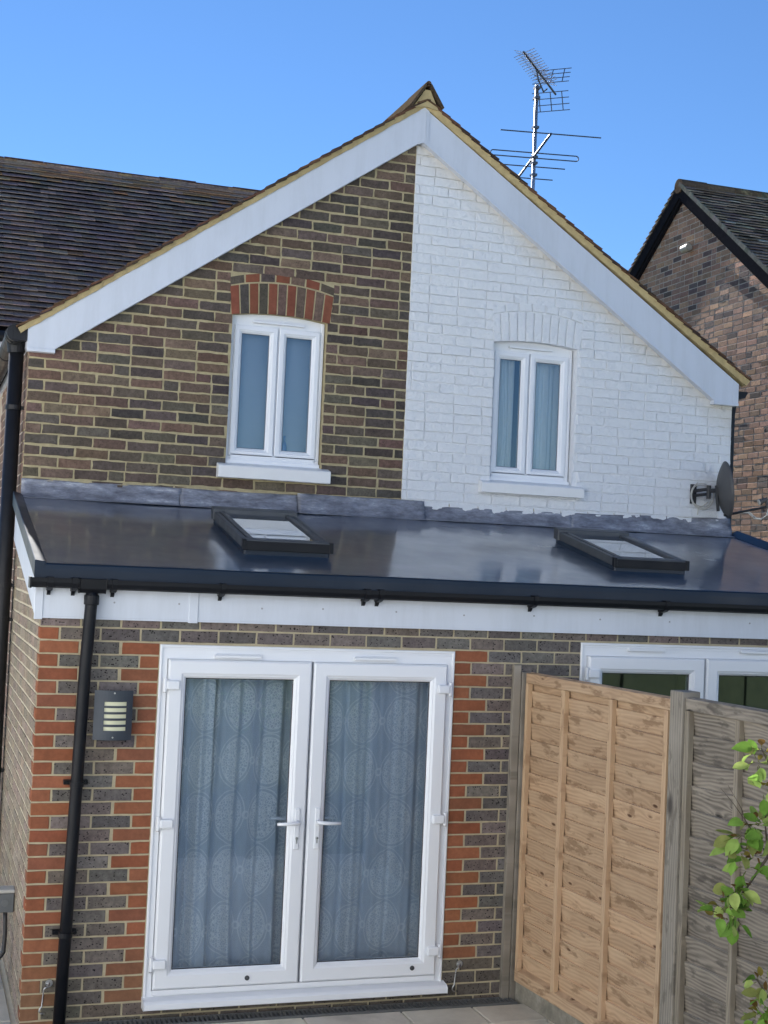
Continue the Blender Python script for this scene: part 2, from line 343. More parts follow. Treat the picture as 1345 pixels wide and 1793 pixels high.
# leaf
t = NT('pear_leaf'); a = t.attr(); c = t.mix(1, a, t.ramp(t.noise(30, 3), [(.3, .8), (.7, 1.2)]), 'MULTIPLY'); lfd = t.n('ShaderNodeBsdfDiffuse'); t.l(c, lfd.inputs[0])
tl = t.n('ShaderNodeBsdfTranslucent'); t.l(c, tl.inputs[0]); m1 = t.n('ShaderNodeMixShader'); m1.inputs[0].default_value = .35
t.l(lfd.outputs[0], m1.inputs[1]); t.l(tl.outputs[0], m1.inputs[2]); t.l(m1.outputs[0], t.out.inputs[0]); M['leaf'] = t.mat
M['bark'] = plain('bark', (.07, .05, .038), .85, var=.4, nscale=30, bump=.5)

# ------------------------------------------------------------------ brick generator
def cut(iv, holes):
    out = [iv]
    for h0, h1 in holes:
        nx = []
        for a, b in out:
            if h1 <= a or h0 >= b: nx.append((a, b)); continue
            if h0-a > .02: nx.append((a, h0))
            if b-h1 > .02: nx.append((h1, b))
        out = nx
    return out
def one_brick(mb, x0, x1, z0, z1, place, c, mi, prot=.004, bev=.003, jit=.0012):
    L = x1-x0; nx = max(1, int(L/.045))
    per = [(x0+L*i/nx, z0, 0, -1) for i in range(nx)]+[(x1, z0+(z1-z0)*j/2, 1, 0) for j in range(2)]
    per += [(x1-L*i/nx, z1, 0, 1) for i in range(nx)]+[(x0, z1-(z1-z0)*j/2, -1, 0) for j in range(2)]
    cx, cz = (x0+x1)/2, (z0+z1)/2; dp = rnd.uniform(-.0012, .0018); k = len(per)
    J = [(rnd.uniform(-jit, jit), rnd.uniform(-jit, jit)) for _ in per]
    tx, tz = rnd.uniform(-.008, .008), rnd.uniform(-.018, .018)
    def ring(ins, wv, tilt=0):
        pts = []
        for (x, z, ax, az), (jx, jz) in zip(per, J):
            qx = x+jx; qz = z+jz
            qx += max(-1, min(1, (cx-x)/(L/2)))*ins; qz += max(-1, min(1, (cz-z)/((z1-z0)/2)))*ins
            pts.append(place(qx, qz, wv+tilt*((x-cx)*tx+(z-cz)*tz*3)))
        return mb.vs(pts)
    A = ring(0, -.006); B = ring(0, prot+dp-bev, 1); C_ = ring(bev*.9, prot+dp, 1)
    for P, Q in ((A, B), (B, C_)):
        for i in range(k): mb.face((P+i, P+(i+1) % k, Q+(i+1) % k, Q+i), c, mi)
    mb.face([C_+i for i in range(k)], c, mi)
def v3(c, a=.12):
    f = 1+rnd.uniform(-a, a); return tuple(max(0, x*f*(1+rnd.uniform(-a*.3, a*.3))) for x in c)

RED = [(.275, .098, .050), (.25, .088, .046), (.29, .112, .058), (.24, .095, .054)]
STOCK = [(.155, .132, .120), (.135, .120, .115), (.17, .138, .122), (.125, .11, .105), (.16, .145, .13)]
OLD = [(.140, .100, .075), (.118, .090, .070), (.158, .112, .082), (.10, .080, .066), (.145, .095, .073), (.085, .072, .064), (.12, .10, .078)]
NEIGH = [(.44, .26, .165), (.49, .29, .185), (.36, .215, .145), (.17, .12, .10), (.54, .31, .19), (.40, .24, .155)]

D = 2.067
house = empty('semi_detached_house', 'brick semi-detached house, one half of its gable painted white, with a low glossy-roofed extension', 'house')

# ---- extension front wall
door_a = (.672, 2.480, .10, 2.146); door_b = (3.335, 5.125, .10, 2.222)
ZT = 2.15
back = MB()
for (x0, x1, z0, z1) in ((0, .672, -.2, 2.33), (.672, 2.48, 2.146, 2.33), (.672, 2.48, -.2, .10), (2.48, 3.335, -.2, 2.33), (3.335, 5.125, 2.222, 2.33), (3.335, 5.125, -.2, .10), (5.125, 5.70, -.2, 2.33)):
    back.box(x0, x1, 0, .12, z0, z1)
ew = back.build('extension_wall', M['mortar_new'], house)
bk = MB(); pf = lambda x, z, w_: (x, -w_, z)
for n in range(-2, 30):
    z1 = ZT-.075*n; z0 = z1-.065; zc = (z0+z1)/2
    holes = []
    if z0 < door_a[3] and z1 > .13: holes.append((door_a[0]-.002, door_a[1]+.003))
    if z0 < door_b[3]-.01 and z1 > .13: holes.append((door_b[0], door_b[1]))
    even = n % 2 == 0
    segs = []
    x = 0.0
    if even:
        while x < 5.7: segs.append((x, x+.215)); x += .225
    else:
        segs.append((0, .1025)); x = .1125
        while x < 5.7: segs.append((x, x+.215)); x += .225
    if n >= 0 and n < 27:
        segs = [s_ for s_ in segs if s_[1] < .5] + ([(.4575, .6675)] if even else [(.3375, .5525), (.5625, .6675)])
        x = 2.486; segs += [(x, x+.213)] if even else [(x, x+.1025)]
        x = segs[-1][1]+.010
        while x < 5.7: segs.append((x, x+.215)); x += .225
    for s0, s1 in segs:
        s1 = min(s1, 5.7)
        for a, b in cut((s0, s1), holes):
            isred = False
            if n >= 0 or (n == -1 and a < .01): isred = a < .01
            if 0 <= n < 27 and abs(b-.6675) < .01 and b-a > .05: isred = True
            if 0 <= n < 25 and abs(a-2.486) < .01: isred = True
            if isred:
                c = v3(rnd.choice(RED), .10)
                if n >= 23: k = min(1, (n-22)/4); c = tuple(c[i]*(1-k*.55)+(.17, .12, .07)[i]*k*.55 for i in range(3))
                mi = 1
            else:
                c = v3(rnd.choice(STOCK), .14); mi = 0
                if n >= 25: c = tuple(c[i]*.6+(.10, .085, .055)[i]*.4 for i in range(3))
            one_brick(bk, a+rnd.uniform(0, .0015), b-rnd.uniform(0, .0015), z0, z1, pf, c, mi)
o = bk.build('brick_facing', [M['brick_stock'], M['brick_red']], ew); o['label'] = 'grey stock bricks with red brick quoins beside the doors'

# ---- side walls (plane x = 0): new extension brick then the older house
sw = MB(); sw.box(0, .12, .12, 2.30, -.2, 2.33)
sw.prism([(.12, 2.33), (2.07, 2.33), (2.07, 2.95), (.12, 2.53)], 0, .12, 'x')
side = sw.build('extension_side_wall', M['mortar_side'], house)
sb = MB(); ps = lambda x, z, w_: (-w_, x, z)
for n in range(-10, 30):
    z1 = ZT-.075*n; z0 = z1-.061
    x = 0 if n % 2 else -.0
    segs = [(0.0, .1025)] if n % 2 == 0 else [(0.0, .215)]
    x = segs[0][1]+.01
    while x < 2.27: segs.append((x, min(x+.215, 2.285))); x += .225
    for a, b in segs:
        if z1 > 2.33 and (z1-2.50)/.214 > a: continue
        if b-a < .02: continue
        red = a < .01 and n >= -1 and n % 2 == 1
        if red: one_brick(sb, a, .08, z0, z1, ps, v3(rnd.choice(RED)), 1); one_brick(sb, .09, b, z0, z1, ps, v3((.31, .245, .185), .1), 0)
        else: one_brick(sb, a, b, z0, z1, ps, v3((.30, .24, .18), .16), 0)
sb.build('brick_facing', [M['brick_stock'], M['brick_red']], side)
sw = MB(); sw.box(0.0, .2, 2.31, 7.2, -.2, 4.2); sw.box(0, .2, 2.27+.0, 2.31, 2.33, 4.2)
sw.box(.0, .2, D+.2, 2.27, 2.4, 4.2)
hs = sw.build('house_side_wall', M['mortar_grey'], house)
sb = MB(); k = 0; z = 4.10
while z > -.05:
    x = 2.07 if z > 2.45 else 2.32
    if k % 2: segs = [(x, x+.105)]; x += .115
    else: segs = []
    while x < 5.0: segs.append((x, x+.22)); x += .23
    for a, b in segs: one_brick(sb, a, b, z-.066, z, ps, v3(rnd.choice(((.27, .18, .14), (.24, .16, .12), (.21, .155, .125))), .15), 0, jit=.002)
    z -= .076; k += 1
sb.build('brick_facing', [M['brick_old']], hs)

# ---- gable wall
def roof_under(x): return min(3.985+.694*x+.12, 5.935-.678*(x-2.842)+.12)
PX = 2.815     # edge of the white paint
w1 = (1.437, 2.166, 3.345, 4.459); w2 = (3.530, 4.255, 3.345, 4.452)
def soffit(x, w_):   # arched soffit height
    u = (x-(w_[0]+w_[1])/2)/((w_[1]-w_[0])/2); return w_[3]+.030*(1-u*u)
def wall_cols(mb, xs0, xs1, wn):
    def colm(a, b, z0, z0b=None):
        z0b = z0 if z0b is None else z0b
        mb.prism([(a, z0), (b, z0b), (b, roof_under(b)), (a, roof_under(a))], D, D+.2, 'y')
    colm(xs0, wn[0], 2.35); colm(wn[1], xs1, 2.35)
    mb.box(wn[0], wn[1], D, D+.2, 2.35, wn[2])
    for i in range(10):
        a = wn[0]+(wn[1]-wn[0])*i/10; b = wn[0]+(wn[1]-wn[0])*(i+1)/10
        colm(a, b, soffit(a, wn), soffit(b, wn))
gb = MB(); wall_cols(gb, 0, PX, w1); gw = gb.build('brick_gable_half', M['mortar_old'], house); gw['label'] = 'left half of the gable, bare brown brick with yellow mortar'
gb = MB(); wall_cols(gb, PX, 5.70, w2); gb.box(5.55, 5.70, D+.2, 7.2, -.2, 4.15)
ww = gb.build('painted_gable_half', M['white_masonry'], house); ww['label'] = 'right half of the gable, brickwork painted white'
pg = lambda x, z, w_: (x, D-w_, z)
ob, wb = MB(), MB()
def archband(wn, ztop):  # region kept free for arch bricks
    def hole(z0, z1):
        if z1 < wn[3]+.0 and z0 > wn[2]-.02: return (wn[0], wn[1])
        if z1 >= wn[3] and z0 < ztop:
            e = .012+.06*(z0-wn[3]) if z0 > wn[3] else .005
            return (wn[0]-e, wn[1]+e+.012)
        return None
    return hole
h1, h2 = archband(w1, 4.74), archband(w2, 4.74)
k = 0; z = 4.0+.0762*26
while z > 3.02:
    z1 = z; z0 = z-.064
    off = 0 if k % 2 else .118
    segs = [(0, off-.01)] if off else []
    x = off
    while x < 5.7:
        L = .228
        if rnd.random() < .05: L = .108
        segs.append((x, min(x+L, 5.69))); x += L+.010+rnd.uniform(-.002, .002)
    for s0, s1 in segs:
        cxm = (s0+s1)/2
        if z0 > min(roof_under(s0), roof_under(s1))-.04 and z0 > roof_under(cxm)-.03: continue
        holes = [h for h in (h1(z0, z1), h2(z0, z1)) if h]
        for a, b in cut((s0, s1), holes):
            if b-a < .03: continue
            wav = .003*math.sin(a*3.1+k)
            if b <= PX or a < PX < b:
                bb = min(b, PX-.002)
                if bb-a > .02:
                    c = v3(rnd.choice(OLD), .22)
                    one_brick(ob, a+rnd.uniform(0, .003), bb-rnd.uniform(0, .003), z0+wav+rnd.uniform(-.001, .002), z1+wav+rnd.uniform(-.003, .001), pg, c, 0, prot=.0045, bev=.004, jit=.003)
            if b > PX:
                aa = max(a, PX)
                if b-aa > .02:
                    one_brick(wb, aa+rnd.uniform(-.001, .002) if aa > PX else aa, b+.0055, z0+wav-.0022, z1+wav+.0022, pg, (1, 1, 1), 0, prot=.011+rnd.uniform(-.002, .002), bev=.004, jit=.0024)
    z -= .0762; k += 1
# arches: soldier voussoirs and a curved header course over each window
def arch(mb, wn, painted):
    n = 11; x0, x1 = wn[0]-.012, wn[1]+.022; cx = (x0+x1)/2
    def pt(t, h):   # t 0..1 along, h height above the soffit
        u = t*2-1; bx = x0+(x1-x0)*t; zz = wn[3]+.030*(1-u*u)-.002
        return (bx+u*h*.10, zz+h*(1+.12*(1-u*u)))
    def block(t0, t1, ha, hb, c, mi):
        g = .0045/(x1-x0)
        q = [pt(t0+g, ha), pt(t1-g, ha), pt(t1-g, hb), pt(t0+g, hb)]
        pr = .013 if painted else .004; A = []
        for ins, wv in ((0, -.006), (0, pr-.003), (.003, pr)):
            mx_ = sum(p[0] for p in q)/4; mz_ = sum(p[1] for p in q)/4
            A.append(mb.vs([pg(p[0]+(ins if p[0] < mx_ else -ins)+rnd.uniform(-.001, .001), p[1]+(ins if p[1] < mz_ else -ins)+rnd.uniform(-.001, .001), wv) for p in q]))
        for P, Q in zip(A, A[1:]):
            for i in range(4): mb.face((P+i, P+(i+1) % 4, Q+(i+1) % 4, Q+i), c, mi)
        mb.face([A[2]+i for i in range(4)], c, mi)
    for i in range(n):
        red = i % 2 == 0
        c = (1, 1, 1) if painted else (v3((.235, .082, .05), .12) if red else v3(rnd.choice(OLD), .2))
        block(i/n, (i+1)/n, .0, .205, c, 1 if red and not painted else 0)
    for i in range(7):
        red = i % 2 == 1
        c = (1, 1, 1) if painted else (v3((.235, .082, .05), .12) if red else v3(rnd.choice(OLD), .2))
        block(i/7+.002, (i+1)/7-.002, .216, .272, c, 1 if red and not painted else 0)
arch(ob, w1, False); arch(wb, w2, True)
ob.build('brick_facing', [M['brick_old'], M['brick_red']], gw)
wb.build('painted_brick_facing', M['white_masonry'], ww)

# ---- bargeboards
bl = MB()
bl.prism([(-.018, 4.055), (.170, 4.055), (.170, 4.088), (2.815, 5.928), (2.815, 6.182), (-.018, 4.205)], 2.0, 2.05, 'y')
bl.prism([(.172, 4.075), (2.815, 5.915), (2.815, 5.930), (.172, 4.090)], 1.994, 2.062, 'y')
bl.box(-.020, .172, 1.993, 2.06, 4.042, 4.066)
bl.box(-.024, .03, 1.996, 2.0-.0005, 4.07, 4.19) if False else None
o = bl.build('bargeboard', M['upvc_board'], house, .002); o['label'] = 'left bargeboard, long white box-ended board'
br = MB()
br.prism([(2.872, 6.168), (2.872, 5.915), (5.485, 4.155), (5.485, 4.125), (5.715, 4.125), (5.715, 4.292)][::-1], 2.0, 2.05, 'y')
br.prism([(2.872, 5.902), (2.872, 5.917), (5.485, 4.157), (5.485, 4.142)][::-1], 1.994, 2.062, 'y')
br.box(5.482, 5.718, 1.993, 2.06, 4.110, 4.134)
br.box(5.66, 5.672, 1.997, 2.0, 4.14, 4.29)
o = br.build('bargeboard', M['upvc_board'], house, .002); o['label'] = 'right bargeboard, white with faint grey streaks'
jc = MB(); jc.prism([(2.808, 5.905), (2.842, 5.918), (2.88, 5.900), (2.88, 6.165), (2.842, 6.192), (2.808, 6.176)], 1.992, 2.055, 'y'); jc.box(2.852, 2.858, 1.987, 1.992, 5.915, 6.16)
jc.build('bargeboard_joint_cover', M['upvc_board'], house, .003)
# box-end returns along the eaves (white soffit/fascia running back)
fs = MB(); fs.box(-.022, .0, 2.052, 6.0, 4.07, 4.20); fs.build('eaves_fascia', M['upvc_board'], house); fs = MB(); fs.box(5.70, 5.722, 2.052, 6.0, 4.12, 4.27)
fs.build('eaves_fascia', M['upvc_board'], house)

# ---- gable roof: tiled courses with mortar bedded verge
rf = MB(); vm = MB()
def slope_side(x_e, z_e, x_r, z_r, hlow):
    ex, ez = x_r-x_e, z_r-z_e; L = math.hypot(ex, ez); ux, uz = ex/L, ez/L
    nx_, nz_ = (-uz, ux) if ux > 0 else (uz, -ux)
    n = int(L/.1)+1
    for i in range(n):
        s0 = i*.1; s1 = min(s0+.17, L+.02)
        j = rnd.uniform(-.006, .006); y0 = 1.958+rnd.uniform(-.006, .008)
        for (ya, yb) in ((y0, 2.12), (2.122, 7.7)):
            hb, ht = .018+j*.3, .002
            p = [(x_e+ux*s0+nx_*hb, z_e+uz*s0+nz_*hb), (x_e+ux*s1+nx_*ht, z_e+uz*s1+nz_*ht)]
            th = .013
            q = [p[0], p[1], (p[1][0]+nx_*th, p[1][1]+nz_*th), (p[0][0]+nx_*th, p[0][1]+nz_*th)]
            if ux < 0: q = q[::-1]
            rf.prism(q, ya, yb, 'y', v3((.13, .075, .048) if rnd.random() < .6 else (.07, .05, .042), .25))
    # bedding mortar and undercloak as a continuous lumpy strip
    N = 70
    def P(t, side_, dep):
        s_ = L*t; ww_ = .010*math.sin(s_*62.8)*side_+rnd.uniform(-.003, .003)
        h = hlow if side_ == 0 else .010
        return (x_e+ux*s_+nx_*(h+ww_), dep+rnd.uniform(-.002, .002), z_e+uz*s_+nz_*(h+ww_))
    vs0 = []
    for i in range(N+1):
        t_ = i/N; vs0.append(vm.vs([P(t_, 0, 2.06), P(t_, 0, 1.988), P(t_, .5, 1.972), P(t_, 1, 1.975), P(t_, 1, 2.1)]))
    for A, B in zip(vs0, vs0[1:]):
        for q in range(4): vm.face((A+q, B+q, B+q+1, A+q+1) if ux < 0 else (A+q, A+q+1, B+q+1, B+q))
slope_side(-.085, 4.183, 2.84, 6.223, -.027)
slope_side(5.80, 4.315, 2.86, 6.225, -.036)
gr = rf.build('gable_roof', M['tile_edge'], house); gr['label'] = 'stepped clay tile edges of the gable roof'
vm.prism([(2.735, 6.17), (2.84, 6.19), (2.945, 6.17), (2.872, 6.318), (2.828, 6.318)], 1.962, 2.1, 'y')
o = vm.build('verge_mortar', M['verge_mortar'], gr); o['label'] = 'band of yellow bedding mortar along the roof edge'
rg = MB(); y = 1.94
while y < 7.9:
    h = rnd.uniform(-.004, .004)
    for s_ in (-1, 1):
        q = [(2.85, 6.357+h), (2.85+s_*.018, 6.336+h), (2.85+s_*.122, 6.178+h), (2.85+s_*.134, 6.192+h), (2.85+s_*.026, 6.360+h)]
        rg.prism(q if s_ < 0 else q[::-1], y, y+.44, 'y', (.085, .065, .045))
    rg.tube([(2.85, y, 6.361+h), (2.85, y+.44, 6.361+h)], .021, 10, (.11, .07, .045)); y += .45
rg.build('ridge_tiles', M['tile_edge'], gr)
# dark felt/deck under the tiles so the roof is closed
dk = MB(); dk.prism([(-.03, 4.16), (2.85, 6.19), (5.74, 4.28), (5.70, 4.2), (2.85, 6.08), (.02, 4.1)], 2.08, 7.6, 'y'); dk.build('roof_deck', M['dark_timber'], gr)

# ---- main roof behind (ridge along x)
mr = MB(); ex0, exm = -1.3, 5.6
sl_y, sl_z = 2.6, 2.35; SLN = math.hypot(sl_y, sl_z); uy, uz = sl_y/SLN, sl_z/SLN
for i in range(36):
    s0 = i*.1
    x = ex0+(0 if i % 2 else .083)
    while x < exm:
        wv = .163; j = rnd.uniform(-.003, .005); hb = .060+j; ht = .002
        s1 = min(s0+.16, SLN)
        top = i > 29
        base = rnd.choice(((.27, .225, .21), (.23, .20, .20), (.31, .25, .22), (.20, .175, .175)))
        if top and rnd.random() < .35: base = rnd.choice(((.36, .23, .14), (.32, .24, .16)))
        elif rnd.random() < .02: base = (.24, .17, .13)
        c = v3(base, .2)
        def Q(s_, h, xx): return (xx, 6.0+uy*s_-uz*h, 4.78+uz*s_+uy*h)
        mr.hexa([Q(s0, hb, x), Q(s0, hb, x+wv), Q(s1, ht, x+wv), Q(s1, ht, x), Q(s0, hb+.012, x), Q(s0, hb+.012, x+wv), Q(s1, ht+.015, x+wv), Q(s1, ht+.015, x)], c)
        x += .166
mro = mr.build('main_roof', M['tile_dark'], house); mro['label'] = 'dark plain tile roof rising behind the gable'
mr = MB(); x = ex0
while x < exm:
    c = v3(rnd.choice(((.30, .21, .16), (.34, .25, .19), (.25, .19, .155))), .15); h = rnd.uniform(-.006, .006)
    for sgn in (-1, 1):
        mr.hexa([(x, 8.6+sgn*.165, 7.005+h), (x+.445, 8.6+sgn*.165, 7.005+h), (x+.445, 8.6, 7.175+h), (x, 8.6, 7.175+h), (x, 8.6+sgn*.18, 7.02+h), (x+.445, 8.6+sgn*.18, 7.02+h), (x+.445, 8.6, 7.20+h), (x, 8.6, 7.20+h)][::1], c)
    mr.tube([(x, 8.6, 7.192+h), (x+.445, 8.6, 7.192+h)], .022, 8, (.08, .045, .04)); x += .45
mr.build('ridge_tiles', M['tile_ridge'], mro)
mr = MB(); mr.prism([(6.0, 4.70), (8.6, 7.10), (11.2, 4.70)], -1.25, 5.55, 'x'); mr.build('roof_deck', M['dark_timber'], mro)
mw = MB(); mw.box(-1.2, 5.6, 6.25, 11.0, -.2, 4.69); mw.build('main_house_wall', M['mortar_grey'], house)
ms = MB(); ms.box(-1.25, 5.6, 5.985, 6.03, 4.54, 4.72); ms.box(-1.25, 5.6, 6.03, 6.25, 4.535, 4.56); ms.build('main_eaves_fascia', M['upvc_board'], house)
mg = MB(); mg.tube([(-1.25, 5.93, 4.72), (5.6, 5.93, 4.72)], .055, 10); mg.build('main_gutter', M['old_black'], house)

# ---- windows
def bx(mb, *a, **k): mb.box(*a, **k)
def window(wn, yf, panes, vent, zt, midx, lab):
    x0, x1, z0, _ = wn; f = MB()
    f.sweep_rect(x0, x1, z0, zt, [(0, yf+.07), (0, yf), (.020, yf-.002), (.024, yf+.006), (.045, yf+.006), (.05, yf+.03), (.05, yf+.07)])
    f.box(x0+.04, x1-.04, yf-.012, yf+.06, z0-.0, z0+.05)      # bottom frame with steps
    f.box(x0, x1, yf-.03, yf+.03, z0-.06, z0+.006)
    f.box(x0+.015, x1-.015, yf+.004, yf+.06, 4.385, zt)
    f.box(midx-.010, midx+.010, yf+.012, yf+.06, z0+.05, 4.39)
    fr_ = f.build('window', M['upvc'], house, .002); fr_['label'] = lab
    for a, b, c_, d_ in panes['sash']:
        s = MB(); s.sweep_rect(a, b, c_, d_, [(0, yf+.03), (0, yf-.008), (.006, yf-.012), (.034, yf-.012), (.044, yf-.004), (.048, yf-.004), (.060, yf+.012), (.060, yf+.04)])
        s.build('sash', M['upvc'], fr_, .001)
        g = MB(); g.sweep_rect(a+.057, b-.057, c_+.057, d_-.057, [(0, yf+.011), (.006, yf+.014)]); g.build('gasket', M['gasket'], fr_)
        g = MB(); g.box(a+.055, b-.055, yf+.016, yf+.022, c_+.055, d_-.055); g.build('pane', M['glass'], fr_)
    v = MB(); v.box(vent[0], vent[1], yf-.03, yf+.0, vent[2], vent[2]+.014); v.box(vent[0]+.01, vent[1]-.01, yf-.016, yf+.0, vent[2]+.014, vent[2]+.022)
    v.build('trickle_vent', M['upvc'], fr_, .002)
    return fr_
def room(name, x0, x1, y0, y1, z0, z1, mat, parent):
    m_ = MB(); t_ = .02
    m_.box(x0-t_, x1+t_, y1, y1+t_, z0-t_, z1+t_); m_.box(x0-t_, x0, y0, y1, z0, z1); m_.box(x1, x1+t_, y0, y1, z0, z1)
    m_.box(x0-t_, x1+t_, y0, y1, z1, z1+t_); m_.box(x0-t_, x1+t_, y0, y1, z0-t_, z0); return m_.build(name, mat, parent)
Y1 = D+.055
A_ = window((1.440, 2.160, 3.385, 0), Y1, {'sash': [(1.470, 1.800, 3.420, 4.395), (1.812, 2.128, 3.420, 4.395)]}, (1.60, 2.0, 4.418), 4.52, 1.806, 'upper left casement window with grey-blue panes, in bare brick')
B_ = window((3.535, 4.245, 3.385, 0), Y1+.01, {'sash': [(3.565, 3.862, 3.42, 4.395), (3.876, 4.208, 3.42, 4.395)]}, (3.68, 4.06, 4.425), 4.52, 3.869, 'upper right casement window, in the white painted wall')
room('room_interior', 1.2, 2.4, D+.2, D+1.5, 3.3, 4.6, M['dark_room'], A_)
room('room_interior', 3.3, 4.5, D+.2, D+1.5, 3.3, 4.6, M['dark_room'], B_)
def sill(x0, x1, zt, zb, lab):
    s = MB(); N = 14
    for i in range(N):
        a = x0+(x1-x0)*i/N; b = x0+(x1-x0)*(i+1)/N
    prof = [(D-.075, zb), (D-.078, zt-.006), (D-.070, zt+.002), (D+.06, zt+.035), (D+.06, zb)]
    rings = []
    for i in range(N+1):
        x = x0+(x1-x0)*i/N; j = lambda: rnd.uniform(-.0015, .0015)
        rings.append(s.vs([(x, py+j(), pz+j()) for py, pz in prof]))
    for P, Q in zip(rings, rings[1:]):
        for q in range(5): s.face((P+q, P+(q+1) % 5, Q+(q+1) % 5, Q+q))
    s.face([rings[0]+q for q in range(5)][::-1]); s.face([rings[-1]+q for q in range(5)])
    o_ = s.build('stone_sill', M['sill_paint'], house, .003); o_['label'] = lab; return o_
sill(1.372, 2.225, 3.338, 3.248, 'white painted sill under the upper left window')
sill(3.445, 4.330, 3.340, 3.262, 'white painted sill under the upper right window')

def cloth(name, mat, x0, x1, z0, z1, y, folds, amp, lab, cat, skew=0, group=None, hem=True):
    mb = MB(); nu, nv = 160, 24; uvs = []
    ph = [rnd.uniform(0, 6.28) for _ in range(8)]
    def Yf(t, v):
        s_ = 0
        for i, (fq, a) in enumerate(folds): s_ += a*math.sin(t*fq*6.283+ph[i]+.5*math.sin(v*2+i))
        return y+amp*s_*(.65+.35*(1-v))
    for j in range(nv+1):
        v = j/nv; arc = 0; px_, py_ = None, None
        for i in range(nu+1):
            t_ = i/nu; X = x0+(x1-x0)*t_+skew*(1-v)*(1-t_)*math.sin(v*3); Yv = Yf(t_, v)
            zz = z0+(z1-z0)*v + (.004*math.sin(t_*17+ph[0]) if j == 0 else 0)
            if px_ is not None: arc += math.hypot(X-px_, Yv-py_)
            px_, py_ = X, Yv
            mb.v.append((X, Yv, zz)); uvs.append((arc, zz))
    for j in range(nv):
        for i in range(nu):
            a = j*(nu+1)+i; mb.face((a, a+1, a+nu+2, a+nu+1))
    o_ = mb.build(name, mat, None, smooth=True)
    uvl = o_.data.uv_layers.new(name='UVMap')
    for lp in o_.data.loops: uvl.data[lp.index].uv = uvs[lp.vertex_index]
    return tag(o_, lab, cat, group)
cloth('net_curtain', M['voile'], 3.55, 3.80, 3.4, 4.45, D+.20, [(2, 1), (5, .5)], .018, 'pale voile drawn behind the left pane of the upper right window', 'curtain', .12)
cloth('net_curtain', M['voile'], 3.90, 4.22, 3.4, 4.45, D+.20, [(3, 1), (7, .6)], .014, 'pale pleated voile behind the right pane of the upper right window', 'curtain')
rb = MB(); grid(rb, lambda u, v: (1.46+.69*u, D+.17+.004*math.sin(v*9), 3.40+1.06*v), 8, 20); tag(rb.build('roller_blind', M['blind'], None, smooth=True), 'plain grey blind lowered behind the upper left window', 'blind')
bt = MB(); bt.tube([(1.905, D+.125, 3.395), (1.905, D+.125, 3.52), (1.905, D+.125, 3.56), (1.905, D+.125, 3.60)], [.022, .022, .010, .010], 12); tag(bt.build('spray_bottle', M['blue_glass'], None, smooth=True), 'small blue bottle standing inside the upper left window', 'bottle')

# ---- french doors
def french(dr, mid, leaves, lab, hinges, handles, vents, lip=True):
    x0, x1, z0, z1 = dr; f = MB()
    f.sweep_rect(x0, x1, z0+.04, z1, [(0, .09), (0, -.012), (.004, -.016), (.014, -.016), (.016, -.006), (.046, -.006), (.048, .02), (.048, .09)])
    f.box(x0+.016, x1-.016, -.0065, .06, z1-.082, z1-.044)
    f.box(x0+.012, x1-.012, -.010, -.0065, z1-.030, z1-.026)
    o_ = f.build('french_doors', M['upvc'], house, .0015); o_['label'] = lab
    c = MB(); c.prism([(-.085, z0+.0), (-.088, z0+.006), (-.088, z0+.034), (-.070, z0+.046), (.04, z0+.062), (.04, z0)], x0-.005, x1+.012, 'x'); c.build('door_cill', M['upvc'], o_, .002)
    c = MB(); c.box(x0+.05, x1-.05, -.022, .05, z0+.064, z0+.093); c.build('threshold', M['upvc'], o_, .003)
    for k_, (a, b, p0, p1) in enumerate(leaves):
        s = MB(); zb, zt = z0+.098, z1-.083; w_ = .105
        s.sweep_rect(a, b, zb, zt, [(0, .04), (0, -.026), (.010, -.036), (w_-.030, -.036), (w_-.018, -.028), (w_-.014, -.028), (w_, -.012), (w_, .03)])
        s.build('door_leaf', M['upvc'], o_, .001)
        g = MB(); g.sweep_rect(a+w_-.002, b-w_+.002, zb+w_-.002, zt-w_+.002, [(0, -.012), (.007, -.008)]); g.build('gasket', M['gasket'], o_)
        g = MB(); g.box(a+w_-.004, b-w_+.004, -.006, .0, zb+w_-.004, zt-w_+.004); g.build('pane', M['glass'], o_)
    for hx, hz, sg in hinges:
        h = MB(); h.box(min(hx, hx+sg*.075), max(hx, hx+sg*.075), -.062, -.034, hz-.026, hz+.026); ho = h.build('hinge', M['upvc'], o_, .009, seg=3)
        h = MB(); h.tube([(hx-sg*.008, -.042, hz-.038), (hx-sg*.008, -.042, hz+.04)], .011, 12); h.build('hinge_pin', M['upvc'], o_, smooth=False)
        h = MB(); h.tube([(hx-sg*.008, -.042, hz-.044), (hx-sg*.008, -.042, hz-.038)], .0095, 12); h.build('hinge_bush', M['steel'], o_)
    for hx, hz, sg in handles:
        h = MB(); h.box(hx-.016, hx+.016, -.048, -.036, hz-.16, hz+.08); h.build('handle_plate', M['upvc'], o_, .012, seg=4, angle=30)
        h = MB(); h.tube([(hx, -.046, hz), (hx, -.083, hz), (hx+sg*.012, -.090, hz), (hx+sg*.06, -.094, hz-.003), (hx+sg*.13, -.090, hz-.004)], [.011, .011, .0115, .0105, .009], 12); h.build('lever_handle', M['upvc'], o_, smooth=True)
        h = MB(); h.tube([(hx, -.045, hz-.095), (hx, -.0515, hz-.095)], .0085, 14); h.box(hx-.004, hx+.004, -.051, -.045, hz-.125, hz-.098); h.build('keyhole', M['steel'], o_)
        h = MB(); h.tube([(hx, .03, hz), (hx, .07, hz), (hx+sg*.13, .074, hz)], [.010, .010, .009], 10); h.build('inner_handle', M['upvc'], o_)
    for a, b, z_ in vents:
        v = MB(); v.box(a, b, -.034, -.006, z_, z_+.017); v.box(a+.01, b-.01, -.020, -.006, z_+.017, z_+.024); v.build('trickle_vent', M['upvc'], o_, .003)
    return o_
